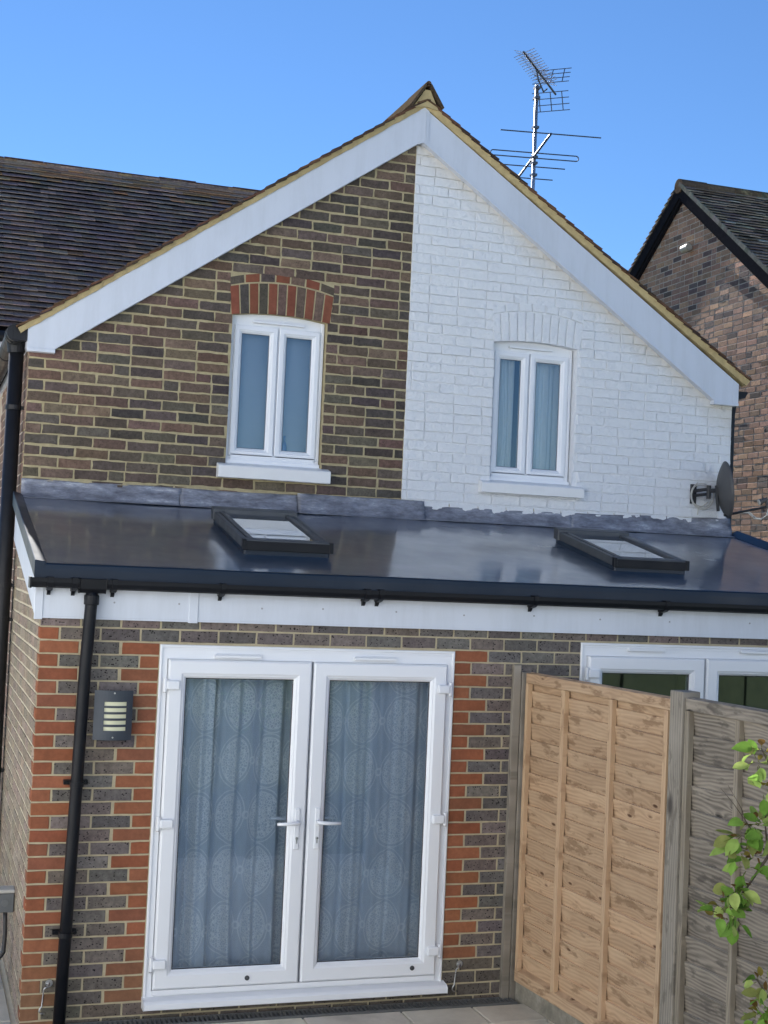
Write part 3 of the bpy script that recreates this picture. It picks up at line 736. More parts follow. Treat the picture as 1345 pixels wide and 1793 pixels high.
hz = [1.918, 1.134, .345]
fd = french(door_a, 1.577, [(.722, 1.571, 0, 0), (1.584, 2.428, 0, 0)], 'large white french doors hung with lace, between red brick quoins',
       [(.712, z_, 1) for z_ in hz]+[(2.440, z_, -1) for z_ in hz], [(1.519, 1.132, -1), (1.642, 1.132, 1)], [(.985, 1.265, 2.076), (1.83, 2.10, 2.080)])
for xx, zz in ((1.264, .242), (2.277, .248)):
    h = MB(); h.tube([(xx, -.034, zz), (xx, -.041, zz)], .014, 16); h.tube([(xx, -.040, zz), (xx, -.044, zz)], .007, 12); h.build('bolt_lock', M['grey_metal'], fd)
fd2 = french(door_b, 4.23, [(3.385, 4.224, 0, 0), (4.238, 5.075, 0, 0)], 'white french doors half hidden behind the fence, with dark panes',
       [(3.375, 2.03, 1), (3.375, 1.2, 1)], [(4.172, 1.2, -1), (4.29, 1.2, 1)], [(3.66, 3.93, 2.176), (4.49, 4.78, 2.180)])
room('room_interior', .60, 2.55, .12, 1.95, .05, 2.25, M['dark_room'], fd)
room('room_interior', 3.25, 5.2, .12, 1.95, .05, 2.28, M['dark_room'], fd2)
cloth('lace_curtain', M['lace'], .70, 1.02, .24, 2.1, .085, [(1.7, 1), (4.1, .6)], .040, 'lace net curtain gathered at the left of the left door pane', 'curtain', 0)
cloth('lace_curtain', M['lace'], .92, 1.56, .235, 2.1, .15, [(2.3, .8), (5.2, 1), (9.7, .4)], .034, 'lace net curtain with ovals and lattice behind the left door', 'curtain', -.04)
cloth('lace_curtain', M['lace_fine'], 1.60, 2.42, .235, 2.1, .12, [(1.9, .8), (5.1, 1), (10.3, .4)], .036, 'lace net curtain with large circles behind the right door', 'curtain', .03)

# ---- extension roof
S_ = .214
def zr(y, h=0): return 2.575+S_*(y+.08)+h
er = MB()
N1, N2 = 120, 40
hs1 = (1.225, 1.815, .43, 1.40); hs2 = (3.765, 4.345, .43, 1.36)
def rz(x, y): return zr(y)+.0025*math.sin(x*2.1+y)+.002*math.sin(x*5.3-y*3)
grid(er, lambda u, v: (.005+5.70*u, -.045+2.10*v, rz(.005+5.70*u, -.045+2.10*v)), N1, N2)
# front edge trim: rounded over, with drip
prof = [(-.045, zr(-.045)), (-.066, zr(-.05)+.004), (-.077, zr(-.05)+.001), (-.081, zr(-.05)-.006), (-.083, 2.550), (-.084, 2.500), (-.078, 2.495), (-.06, 2.50)]
rings = []; et = MB()
for i in range(81):
    x = -.055+(5.86)*i/80; rings.append(et.vs([(x, y+.0015*math.sin(x*9), z+.0015*math.sin(x*5+y*30)) for y, z in prof]))
for P, Q in zip(rings, rings[1:]):
    for q in range(len(prof)-1): et.face((P+q, Q+q, Q+q+1, P+q+1))
ero = er.build('extension_roof', M['grp'], house, smooth=True); et.build('front_roof_trim', M['grp_edge'], ero); ero['label'] = 'glossy dark blue fibreglass lean-to roof'
ed = MB()
def vedge(x0, x1, l0, l1, d0, d1):
    ya, yb = -.083, 2.077
    ed.hexa([(x0, ya, zr(ya)-d0), (x1, ya, zr(ya)-d1), (x1, yb, zr(yb)-d1), (x0, yb, zr(yb)-d0), (x0, ya, zr(ya)+l0), (x1, ya, zr(ya)+l1), (x1, yb, zr(yb)+l1), (x0, yb, zr(yb)+l0)])
vedge(-.056, .006, .024, .014, .075, .004)
ed.build('raised_roof_edge', M['grp_edge'], ero, .004); ed = MB()
vedge(5.705, 5.80, .004, .045, .004, .075)
ed.build('raised_roof_edge', M['grp_edge'], ero, .004)
# verge boards (white) under the side edges
for x0, x1 in ((-.034, -.004), (5.74, 5.77)):
    vb = MB(); vb.prism([(-.035, 2.275), (2.05, 2.275+S_*2.08), (2.05, zr(2.05)-.03), (-.035, zr(-.035)-.04)], x0, x1, 'x'); vb.build('verge_board', M['upvc_board'], house)
# fascia
fa = MB(); fa.box(.004, .828, -.030, -.004, 2.277, 2.50); fa.box(.868, 5.74, -.030, -.004, 2.279, 2.50)
fa.box(-.040, .0035, -.036, -.004, 2.270, 2.50)
fa.box(.004, .828, -.033, -.0305, 2.277, 2.289); fa.box(.868, 5.74, -.033, -.0305, 2.279, 2.291)
fo = fa.build('fascia_board', M['upvc_board'], house, .001)
fj = MB(); fj.box(.822, .874, -.037, -.004, 2.272, 2.49); fj.build('fascia_joint', M['upvc_board'], fo, .002)
capm = plain('cap_grey', (.33, .34, .36), .5)
for i, xx in enumerate((.396, .763, 1.25, 1.62, 2.08, 2.52, 2.99, 3.45, 3.95, 4.55, 5.0)):
    zz = 2.375+.006*math.sin(i*2.3); sc_ = MB(); sc_.tube([(xx, -.030, zz), (xx, -.0335, zz)], .0055, 10); sc_.build('screw_cap', capm, fo)

# gutter with clips, and downpipe
gt = MB(); g0, g1 = -.075, 5.80
q = [(-.035, 2.492), (-.035, 2.462), (-.05, 2.447), (-.108, 2.447), (-.124, 2.456), (-.131, 2.478), (-.132, 2.502), (-.127, 2.502), (-.124, 2.482), (-.114, 2.462), (-.10, 2.455), (-.052, 2.455), (-.043, 2.466), (-.043, 2.492)]
gt.prism(q[::-1], g0, g1, 'x'); gt.box(g0-.006, g0+.004, -.143, -.032, 2.443, 2.505)
go = gt.build('gutter', M['black_plastic'], house, .001); go['label'] = 'black plastic gutter along the extension eaves'
for i, (xx, ww_) in enumerate(((.03, .03), (.162, .03), (.38, .03), (.995, .028), (1.865, .028), (1.95, .028), (2.955, .028), (3.875, .028), (4.9, .028))):
    c = MB(); c.prism([(-.028, 2.505), (-.028, 2.436), (-.06, 2.430), (-.10, 2.438), (-.126, 2.450), (-.136, 2.475), (-.137, 2.506), (-.131, 2.508), (-.030, 2.508)][::-1], xx-ww_/2, xx+ww_/2, 'x')
    c.prism([(-.034, 2.43), (-.034, 2.405), (-.05, 2.415), (-.062, 2.432)], xx-.010, xx+.010, 'x'); c.build('gutter_bracket', M['black_plastic'], go, .001)
c = MB(); c.prism([(-.030, 2.506), (-.030, 2.43), (-.06, 2.425), (-.11, 2.425), (-.135, 2.448), (-.139, 2.506)][::-1], .19, .335, 'x'); c.tube([(.262, -.085, 2.415), (.262, -.085, 2.36)], .042, 18); c.build('gutter_outlet', M['black_plastic'], go, .003)
dp = MB(); dp.tube([(.262, -.085, 2.45), (.262, -.086, 2.39), (.246, -.088, 2.0), (.226, -.088, 1.0), (.205, -.088, .03)], .034, 20)
dpo = dp.build('downpipe', M['black_plastic'], house, smooth=True); dpo['label'] = 'black downpipe beside the wall light'
for z_, x_ in ((1.37, .2335), (.545, .2155)):
    c = MB(); c.tube([(x_, -.088, z_-.014), (x_, -.088, z_+.014)], .0385, 20); c.box(x_-.066, x_+.066, -.042, -.006, z_-.012, z_+.012)
    for sx_ in (-.058, .058): c.tube([(x_+sx_, -.05, z_), (x_+sx_, -.04, z_)], .009, 10)
    c.build('pipe_clip', M['black_plastic'], dpo, .001)
# left soil/rain pipe with hopper bend, and the side gutter running back
lp = MB(); lp.tube([(-.076, 2.225, 4.10), (-.076, 2.225, -.0)], .052, 20); lpo = lp.build('downpipe', M['old_black'], house, smooth=True); lpo['label'] = 'tall black downpipe at the left corner of the house'
for z_ in (3.66, 2.16, 2.40, 1.1):
    c = MB(); c.tube([(-.076, 2.225, z_-.016), (-.076, 2.225, z_+.016)], .057, 20); c.box(-.03, .03, 2.20, 2.235, z_-.012, z_+.012); c.build('pipe_clip', M['old_black'], lpo)
lg = MB(); lg.tube([(-.10, 2.02, 4.165), (-.10, 6.0, 4.13)], .062, 16); lg.tube([(-.10, 2.09, 4.165), (-.10, 2.135, 4.165)], .068, 16); lg.tube([(-.10, 2.16, 4.165), (-.10, 2.19, 4.165)], .068, 16)
lg.tube([(-.085, 2.225, 4.15), (-.078, 2.225, 4.05)], [.066, .06], 18); lg.tube([(-.10, 3.0, 4.155), (-.10, 3.04, 4.155)], .067, 16)
lg.box(-.115, -.024, 2.012, 2.10, 4.115, 4.225)
lgo = lg.build('side_gutter', M['old_black'], house, smooth=False); lgo['label'] = 'black gutter running back along the left eaves'
rgm = MB(); rgm.prism([(5.722, 4.245), (5.722, 4.195), (5.76, 4.178), (5.82, 4.19), (5.85, 4.245)], 2.06, 6.0, 'y'); rgm.tube([(5.772, 2.16, 4.19), (5.752, 2.16, 4.05), (5.752, 2.16, 0)], .034, 14)
for z_ in (4.02, 3.85, 3.5, 3.2): rgm.box(5.70, 5.72, 2.14, 2.18, z_-.02, z_+.02)
rgo = rgm.build('right_gutter_and_pipe', M['old_black'], house); rgo.name = 'right_gutter'; rgo['label'] = 'black gutter end and pipe at the right corner of the white gable'
# movement joint + render strip on the side wall
mj = MB(); mj.box(-.008, .01, 2.29, 2.308, -.05, 2.6); mj.build('movement_joint', M['old_black'], side)

# ---- lead flashing
def lead(x0, x1, zt, zb, yt, yb, lab, dz=0):
    mb = MB(); nu = max(6, int((x1-x0)/.03)); seed = rnd.uniform(0, 9)
    def fn(u, v):
        x = x0+(x1-x0)*u
        wr = .004*math.sin(x*23+seed+v*3)+.003*math.sin(x*51+v*7+seed)+rnd.uniform(-.0015, .0015)
        zt_ = zt+dz*u
        if v < .75: t_ = v/.75; return (x, yt+(yb-yt)*t_**1.6-wr*(1 if 0 < t_ < 1 else .4), zt_+(zb-zt_)*t_+.002*math.sin(x*9+seed))
        t_ = (v-.75)/.25; y_ = yb-.05*t_; return (x, y_, zr(y_)+.004+rnd.uniform(0, .0015))
    grid(mb, fn, nu, 12)
    o_ = mb.build('lead_flashing', M['lead'], ero, smooth=True); o_['label'] = lab
    md = o_.modifiers.new('solid', 'SOLIDIFY'); md.thickness = .003; return o_
lead(-.006, 1.12, 3.152, 3.046, D-.006, D-.045, 'lead flashing strip at the left end')
lead(1.11, 2.0, 3.150, 3.050, D-.010, D-.050, 'lead flashing strip behind the left skylight')
lead(1.99, 2.995, 3.165, 3.052, D-.020, D-.066, 'thicker lead flashing strip under the paint edge')
lead(2.985, 4.25, 3.128, 3.056, D-.008, D-.045, 'narrow tarnished lead flashing below the white wall', .012)
lead(4.24, 5.712, 3.142, 3.056, D-.009, D-.046, 'lead flashing strip by the satellite dish', .034)
rm = MB(); grid(rm, lambda u, v: (.0+5.7*u, D-.002-.006*v+.002*math.sin(u*80), 3.168-.022*v+(.0 if u < .52 else -.012+.028*(u-.52))), 90, 3); rm.build('flashing_pointing', M['mortar_old'], ero)

# ---- skylights
def skylight(h, lab):
    x0, x1, y0, y1 = h; o_ = None
    def Z(y, k): return zr(y)+k
    k_ = MB(); k_.hexa([(x0+.012, y0+.012, Z(y0, -.02)), (x1-.012, y0+.012, Z(y0, -.02)), (x1-.012, y1, Z(y1, -.02)), (x0+.012, y1, Z(y1, -.02)), (x0+.012, y0+.012, Z(y0, .05)), (x1-.012, y0+.012, Z(y0, .05)), (x1-.012, y1, Z(y1, .05)), (x0+.012, y1, Z(y1, .05))])
    f = MB()
    def fr2(a, b, c_, d_, z0_, z1_, mb=f):
        mb.hexa([(a, c_, Z(c_, z0_)), (b, c_, Z(c_, z0_)), (b, d_, Z(d_, z0_)), (a, d_, Z(d_, z0_)), (a, c_, Z(c_, z1_)), (b, c_, Z(c_, z1_)), (b, d_, Z(d_, z1_)), (a, d_, Z(d_, z1_))])
    fr2(x0, x0+.035, y0+.004, y1-.03, .035, .092); fr2(x1-.035, x1, y0+.004, y1-.03, .035, .092)
    fr2(x0+.040, x0+.075, y0+.02, y1-.08, .065, .097); fr2(x1-.075, x1-.040, y0+.02, y1-.08, .065, .097)
    fr2(x0+.012, x1-.012, y0+.002, y0+.060, .06, .095); fr2(x0-.006, x1+.006, y1-.085, y1, .03, .115)
    fo_ = f.build('skylight', M['grey_metal'], ero, .004); fo_['label'] = lab
    k_.build('kerb', M['grp_edge'], fo_, .01)
    c = MB(); fr2(x0-.004, x1+.004, y0-.006, y0+.0, .03, .086, c); fr2(x0-.005, x0+.02, y0-.010, y0+.02, .032, .096, c); fr2(x1-.02, x1+.005, y0-.010, y0+.02, .032, .096, c); c.build('bottom_cover', M['black_plastic'], fo_, .002)
    g = MB(); fr2(x0+.070, x1-.070, y0+.055, y1-.08, .076, .082, g); g.build('pane', M['glass'], fo_)
    s = MB(); fr2(x0+.07, x1-.07, y0+.055, y1-.08, .050, .054, s); s.build('shaft_lining', M['shaft_white'], fo_)
    s = MB(); fr2(x0+.07, x1-.07, y1-.38, y1-.085, .055, .064, s); s.build('upper_dark_sheet', M['dark_timber'], fo_)  # dark sheet below the upper part of the pane
    s = MB(); fr2((x0+x1)/2-.01, (x0+x1)/2+.01, y0+.06, y0+.30, .055, .062, s); s.build('blind_handle', M['upvc'], fo_)
    return fo_
skylight((1.222, 1.795, .42, 1.415), 'left skylight, dark frame with pale blind')
skylight((3.775, 4.345, .42, 1.36), 'right skylight, dark frame with peeling silver edge')

# ------------------------------------------------------------------ separate things
# wall light
wl = empty('wall_light', 'curved dark grey wall light with five cream slots beside the downpipe', 'wall light')
def arc(x): u = (x-.413)/.107; return -.085-.028*(1-u*u)
m_ = MB(); nseg = 12; xs = [.306+.214*i/nseg for i in range(nseg+1)]
slots = [(1.825, 1.803), (1.791, 1.769), (1.756, 1.734), (1.721, 1.699), (1.686, 1.664)]
zl = [1.888]+[z_ for s_ in slots for z_ in s_]+[1.612]
for j in range(len(zl)-1):
    slot = j % 2 == 1
    for i in range(nseg):
        inside = .352 < xs[i]+.009 < .476
        if slot and inside: continue
        a, b = xs[i], xs[i+1]; n = m_.vs([(a, arc(a), zl[j+1]), (b, arc(b), zl[j+1]), (b, arc(b), zl[j]), (a, arc(a), zl[j])]); m_.face((n, n+1, n+2, n+3))
o = m_.build('shade', M['light_lamp_metal'], wl); md = o.modifiers.new('s', 'SOLIDIFY'); md.thickness = .003
m_ = MB(); grid(m_, lambda u, v: (.335+.16*u, arc(.335+.16*u)+.010, 1.65+.20*v), 10, 2); m_.build('diffuser', M['cream_diffuser'], wl)
m_ = MB(); m_.box(.33, .50, -.072, -.005, 1.605, 1.87); m_.build('back_box', M['black_plastic'], wl, .004)
for z_ in (1.874, 1.628): m_ = MB(); m_.tube([(.413, -.112, z_), (.413, -.118, z_)], .005, 8); m_.build('screw', M['steel'], wl)
# cabin hooks
def hook(x, z, lab, sg=1):
    e = empty('door_hook', lab, 'hook', 'hooks beside the french doors')
    a = MB(); a.tube([(x+.03, -.004, z), (x+.03, -.012, z)], .020, 14); a.tube([(x+.03, -.012, z), (x+.022, -.035, z-.012)], .007, 8); a.build('eye_plate', M['steel'], e)
    a = MB(); a.tube([(x+.022, -.035, z-.012), (x+.005, -.036, z-.018), (x, -.03, z-.03), (x-.004, -.022, z-.12), (x-.014, -.024, z-.132), (x-.018, -.024, z-.148), (x-.008, -.024, z-.160), (x+.012, -.024, z-.160)], .0042, 8); a.build('hook_rod', M['steel'], e, smooth=True)
hook(.120, .262, 'small steel cabin hook hanging on the wall left of the black downpipe')
hook(2.565, .250, 'small tarnished cabin hook on the wall right of the lace-hung doors')
# drain channel
dc = empty('drain_channel', 'narrow slotted grey drain channel along the foot of the extension wall', 'drain')
a = MB(); x = .24
while x < 2.93: a.box(x, x+.014, -.135, -.035, .022, .040); x += .027
a.box(.24, 2.93, -.142, -.132, .018, .042); a.box(.24, 2.93, -.038, -.028, .018, .042)
a.build('grating', plain('drain_grate', (.17, .175, .175), .5, .4), dc)
a = MB(); a.box(.24, 2.93, -.131, -.039, -.02, .008); a.build('trough', M['gasket'], dc)
a = MB(); a.box(.24, .62, -.150, -.128, .036, .048); a.build('loose_edge_strip', M['steel'], dc)

# fence (panel line leaves the wall and comes towards the garden)
TH = rad(4); FD = Vector((math.sin(TH), -math.cos(TH), 0)); FN = Vector((-math.cos(TH), -math.sin(TH), 0)); F0 = Vector((2.972, 0, 0))
def FP(t, n, z): return F0+FD*t+FN*n+Vector((0, 0, z))
def fbox(mb, t0, t1, n0, n1, z0, z1, c=(.5, .5, .5)):
    p = [FP(t0, n0, z0), FP(t1, n0, z0), FP(t1, n1, z0), FP(t0, n1, z0), FP(t0, n0, z1), FP(t1, n0, z1), FP(t1, n1, z1), FP(t0, n1, z1)]
    mb.hexa(p, c)
def rc(): return (rnd.random(), rnd.random(), 0)
def panel(t0, t1, zb, zt, battens, mh, mv, lab, pitch, wav, slab):
    e = empty('timber_fence', lab, 'fence')
    b = MB(); z = zb+.05; 
    top = zt-.03
    while z < top:
        z1 = min(z+pitch+.025, top+.02); c = rc(); N = 36; ph1, ph2 = rnd.uniform(0, 6), rnd.uniform(0, 6); am = wav*rnd.uniform(.3, 1)
        R_ = []
        for i in range(N+1):
            t_ = t0+(t1-t0)*i/N; wz = am*(math.sin(t_*4.1+ph1)+.5*math.sin(t_*9.3+ph2)); bow = .003*math.sin(t_*3+ph2)
            zz1 = min(z1+wz, top+.03)
            R_.append(b.vs([FP(t_, -.012+bow, z+.0), FP(t_, .012+bow, zz1), FP(t_, -.014+bow, zz1+.001), FP(t_, -.020+bow, z)]))
        for P, Q in zip(R_, R_[1:]):
            for q in range(4): b.face((P+q, P+(q+1) % 4, Q+(q+1) % 4, Q+q), (c[0], c[1], 1) if q == 1 else c)  # top edge faces coloured lighter, as if catching sky light
        z += pitch
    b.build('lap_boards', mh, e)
    r = MB(); fbox(r, t0, t1, .004, .034, zt-.062, zt, rc()); fbox(r, t0, t1, -.05, -.01, zt-.062, zt, rc()); fbox(r, t0, t1, -.012, .006, zt-.006, zt+.004, rc()); r.build('top_rail', mh, e, .003)
    r = MB(); p0, p1 = t0, t1
    r.hexa([FP(p0, -.03, zb), FP(p1, -.03, zb), FP(p1, .036, zb), FP(p0, .036, zb), FP(p0, -.03, zb+.085), FP(p1, -.03, zb+.085), FP(p1, .036, zb+.066), FP(p0, .036, zb+.066)], rc()); r.build('bottom_rail', mh, e, .002)
    for t_, wd in battens:
        r = MB(); dx = rnd.uniform(-.003, .003)
        N = 12; R_ = []
        for i in range(N+1):
            zz = zb+.06+(zt-.063-zb-.06)*i/N; j = rnd.uniform(-.0012, .0012)
            R_.append(r.vs([FP(t_-wd/2+j+dx, .006, zz), FP(t_-wd/2+j+dx, .036, zz), FP(t_+wd/2+j-dx, .036, zz), FP(t_+wd/2+j-dx, .006, zz)]))
        c = rc()
        for P, Q in zip(R_, R_[1:]):
            for q in range(4): r.face((P+q, P+(q+1) % 4, Q+(q+1) % 4, Q+q), c)
        r.build('batten', mv, e)
    return e
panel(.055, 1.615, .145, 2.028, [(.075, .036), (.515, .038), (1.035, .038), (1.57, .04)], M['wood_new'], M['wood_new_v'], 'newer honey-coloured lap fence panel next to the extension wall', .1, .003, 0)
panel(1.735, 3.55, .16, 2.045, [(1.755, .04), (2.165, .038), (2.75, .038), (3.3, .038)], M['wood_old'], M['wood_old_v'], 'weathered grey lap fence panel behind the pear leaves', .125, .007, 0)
def post(t0, t1, n0, n1, z1, lab, mat=None):
    r = MB(); N = 14; R_ = []; c = rc()
    for i in range(N+1):
        zz = -.1+(z1+.1)*i/N; j = rnd.uniform(-.0015, .0015)
        R_.append(r.vs([FP(t0+j, n0, zz), FP(t1+j, n0, zz), FP(t1+j, n1, zz), FP(t0+j, n1, zz)]))
    for P, Q in zip(R_, R_[1:]):
        for q in range(4): r.face((P+q, P+(q+1) % 4, Q+(q+1) % 4, Q+q), c)
    r.face([R_[-1]+q for q in range(4)], c)
    tag(r.build('fence_post', mat or M['wood_post'], None, .004), lab, 'fence post', 'grey timber fence posts')
post(-.035, .045, -.03, .055, 2.03, 'thin grey fence post at the wall end of the fence')
post(3.555, 3.665, -.06, .05, 2.075, 'thick grey fence post at the garden end of the weathered panel')
post(1.620, 1.730, -.06, .05, 2.075, 'thick grey fence post between the new and weathered panels')
wb_ = MB(); wb_.box(2.865, 2.915, -.045, -.008, .0, 2.075, (.3, .4, 0)); tag(wb_.build('wall_batten', M['wood_post'], None, .003), 'brown upright board fixed to the brick wall behind the fence end', 'board')
gbm = MB(); N = 30
for i in range(N):
    t0_, t1_ = .05+1.58*i/N, .05+1.58*(i+1)/N; fbox(gbm, t0_, t1_, -.02, .02, -.1, .143, (1, 1, 1))
tag(gbm.build('gravel_board', M['gravel_board'], None), 'lichen-stained concrete board under the honey-coloured panel', 'gravel board')

# patio and ground
gd = MB(); gd.box(-400, 400, -400, 400, -.5, -.06); tag(gd.build('ground', M['grass']), kind='structure')
pj = MB(); pj.box(-.0, 3.4, -4.2, -.15, -.055, .022); pj.box(0, 3.0, -.15, 0, -.055, .004); tag(pj.build('patio_joints', M['joint']), kind='structure')
ps_ = MB(); y = -.155
rows_ = 0
while y > -4.1:
    dpt = (.30, .60, .45)[rows_ % 3]; x = -.02-((.35, .0, .22)[rows_ % 3])
    while x < 3.4:
        wv = rnd.choice((.6, .6, .9, .45)); xa = max(x, 0.02); xb = min(x+wv-.012, 3.4)
        if xb-xa > .05:
            k = rnd.uniform(.88, 1.1); ps_.box(xa, xb, y-dpt+.012, y, .0, .0335+rnd.uniform(-.001, .002), (k, k*rnd.uniform(.97, 1.0), k*rnd.uniform(.93, 1.0)))
        x += wv
    y -= dpt; rows_ += 1
tag(ps_.build('patio', M['slab'], None, .004), kind='structure')
pt_ = MB(); y = 5.5
while y > -5:
    x = -2.2
    while x < -.03:
        k = rnd.uniform(.88, 1.08); pt_.box(x, min(x+.59, -.035), y-.59, y, -.05, .03+rnd.uniform(-.001, .001), (k, k, k*.98)); x += .6
    y -= .6
tag(pt_.build('path', M['slab_grey'], None, .004), kind='structure')
pt_ = MB(); pt_.box(-2.3, -.0, -5.1, 5.6, -.055, .018); tag(pt_.build('path_joints', M['joint']), kind='structure')

# out-of-view paving, houses and hedge, added for bounced sunlight and darker door reflections
gv = MB(); gv.box(-16, -2.35, -7, 5.5, -.058, .0); tag(gv.build('bounce_paving', M['paving_pale']), kind='structure')  # unseen pale ground, added to bounce sunlight onto fence and side wall
def rendered(name, cx, cy, ang, ln, dp, h, lab):
    e = empty(name, lab, 'house'); e.location = (cx, cy, 0); e.rotation_euler = (0, 0, ang)
    a = MB(); a.box(-ln/2, ln/2, -dp, 0, -.1, h); a.build('wall', M['render_pale'], e)
    a = MB(); a.prism([(.35, h-.05), (-dp/2, h+.75), (-dp-.35, h-.05)][::-1], -ln/2-.3, ln/2+.3, 'x', (.07, .06, .055)); a.build('roof', M['tile_dark'], e)
    for k in range(int(ln/4.4)):
        x = -ln/2+1.6+4.4*k; a = MB(); a.box(x, x+1.3, -.02, .05, 1.0, 2.2); w_ = a.build('window', M['gasket'], e)
rendered('bounce_bungalow', 5, -17.5, 0, 44, 7, 4.5, 'long pale out-of-view bungalow added across the lawn to bounce sunlight, mirrored along the bottom of the upper panes')  # added out of view, sized to bounce sunlight onto the front wall
rendered('bounce_house', -8.2, -5.6, -math.atan2(.5, .866), 18, 5, 8.6, 'tall pale unseen house added beyond the side path, angled to bounce sunlight')  # unseen block, added and turned to bounce sunlight onto fence and side wall
hd = MB(); N = 120
for i in range(N):
    x = -16+42*i/N; hd.box(x, x+.36, -16.9+rnd.uniform(-.06, .06), -16.0+rnd.uniform(-.12, .12), -.05, 1.75+rnd.uniform(-.12, .12))
tag(hd.build('hedge', M['hedge']), 'clipped dark green out-of-view hedge added across the lawn to darken reflections', 'hedge')  # added to keep the bright bungalow wall out of the door glass

# outdoor socket box with cable on the side wall
sb_ = empty('outdoor_socket', 'grey outdoor socket box on the left side wall, low down by the path', 'socket box')
a = MB(); a.box(-.11, -.006, .68, .78, .485, .600); a.build('housing', plain('socket_grey', (.11, .12, .13), .5), sb_, .006)
a = MB(); a.box(-.125, -.004, .672, .79, .600, .622); a.build('lid', plain('socket_lid', (.45, .45, .43), .4), sb_, .006)
a = MB(); a.tube([(-.06, .679, .545), (-.06, .674, .545)], .022, 18); a.build('switch', plain('socket_dial', (.13, .14, .15), .4), sb_, .001)
cb = MB(); cb.tube([(-.055, .70, .485), (-.052, .69, .44), (-.05, .68, .36), (-.055, .66, .26), (-.12, .63, .17), (-.19, .58, .08), (-.26, .5, .045), (-.4, .3, .04)], .013, 10)
tag(cb.build('cable', M['gasket'], None, smooth=True), 'black cable hanging from the grey socket box to the path', 'cable')

# satellite dish
sd_ = empty('satellite_dish', 'dark grey satellite dish on the right end of the white gable wall', 'satellite dish')
Cn = Vector((5.515, 1.86, 3.395)); Nn = Vector((.955, -.28, .10)).normalized()
sidev = Vector((0, 0, 1)).cross(Nn).normalized(); upv = Nn.cross(sidev).normalized()
a = MB(); R1, R2 = .235, .20; rings = []
for k in range(8):
    rr = k/7; rings.append(a.vs([Cn+sidev*(R2*rr*math.cos(q*math.pi/16))+upv*(R1*rr*math.sin(q*math.pi/16))+Nn*(.075*rr*rr-.05) for q in range(32)]))
for P, Q in zip(rings, rings[1:]):
    for q in range(32): a.face((P+q, P+(q+1) % 32, Q+(q+1) % 32, Q+q))
o = a.build('reflector', M['dish'], sd_, smooth=True); md = o.modifiers.new('s', 'SOLIDIFY'); md.thickness = .006
wallp = Vector((5.345, D-.012, 3.36))
a = MB(); a.box(5.325, 5.37, D-.035, D-.010, 3.28, 3.44); a.tube([(5.348, D-.03, 3.385), (5.42, D-.14, 3.40)], .014, 10); a.tube([(5.348, D-.03, 3.345), (5.42, D-.14, 3.36)], .012, 10)
a.tube([(5.42, D-.14, 3.32), (5.42, D-.14, 3.43)], .018, 12); a.tube([(5.42, D-.14, 3.385), tuple(Cn-Nn*.05)], .018, 10)
p_ = Cn-Nn*.055; a.tube([tuple(p_+upv*.04), tuple(p_-upv*.17)], .014, 8)
a.build('wall_bracket', M['gasket'], sd_)
L0 = Cn-upv*.205-Nn*.01; L1 = Cn+Nn*.36-upv*.155
a = MB(); a.tube([tuple(L0), tuple(L1)], .010, 10); a.build('feed_arm', M['gasket'], sd_)
a = MB(); a.tube([tuple(L1+upv*.06-Nn*.005), tuple(L1+upv*.045-Nn*.055)], .018, 12); a.tube([tuple(L1-upv*.01), tuple(L1+upv*.06)], .022, 12); a.tube([tuple(L1+upv*.045-Nn*.055), tuple(L1+upv*.040-Nn*.07)], .026, 12)
a.build('receiver', M['dish'], sd_)
a = MB(); a.tube([tuple(L1+upv*.0405-Nn*.071), tuple(L1+upv*.039-Nn*.078)], .025, 14); a.build('receiver_cap', M['cable_white'], sd_)
for k in (0, 1):
    a = MB(); q_ = Vector((.012*k, 0, .006*k)); a.tube([tuple(L1-upv*.015+q_), tuple(L1-upv*.07-Nn*.02+q_), tuple(L1-upv*.10-Nn*.07+q_), tuple(L1-upv*.09-Nn*.12+q_), tuple(L1-upv*.04-Nn*.17+q_), tuple(L1-upv*.028-Nn*.26+q_)], .005, 6)
    a.build('coax_cable', M['cable_white'], sd_, smooth=True)
for k in range(3):
    a = MB(); R_ = .085+.012*k; a.tube([(5.42+R_*math.cos(q*.35+k), D-.03-.008*k, 3.35+R_*1.05*math.sin(q*.35+k)) for q in range(15)], .0042, 6); a.build('coiled_cable', M['cable_white'], sd_, smooth=True)
a = MB(); a.tube([(5.49, D-.02, 3.30), (5.45, D-.02, 3.27), (5.40, D-.022, 3.25), (5.395, D-.02, 3.19)], .004, 6); a.build('drop_cable', M['cable_white'], sd_)

# aerials on a mast
am = empty('tv_aerial_mast', 'aluminium mast with television and radio aerials above the right roof slope', 'aerial')
mb_ = (4.950, 4.60); a = MB(); a.tube([(mb_[0], mb_[1], 4.6), (mb_[0]+.0, mb_[1], 7.53)], .019, 12); a.build('mast', M['alu'], am, smooth=True)
a = MB()
for z_ in (7.50, 7.40, 7.10, 6.80, 6.74, 6.62): a.box(mb_[0]-.028, mb_[0]+.028, mb_[1]-.03, mb_[1]+.03, z_-.012, z_+.012)
a.build('mast_clamp', M['aerial'], am)
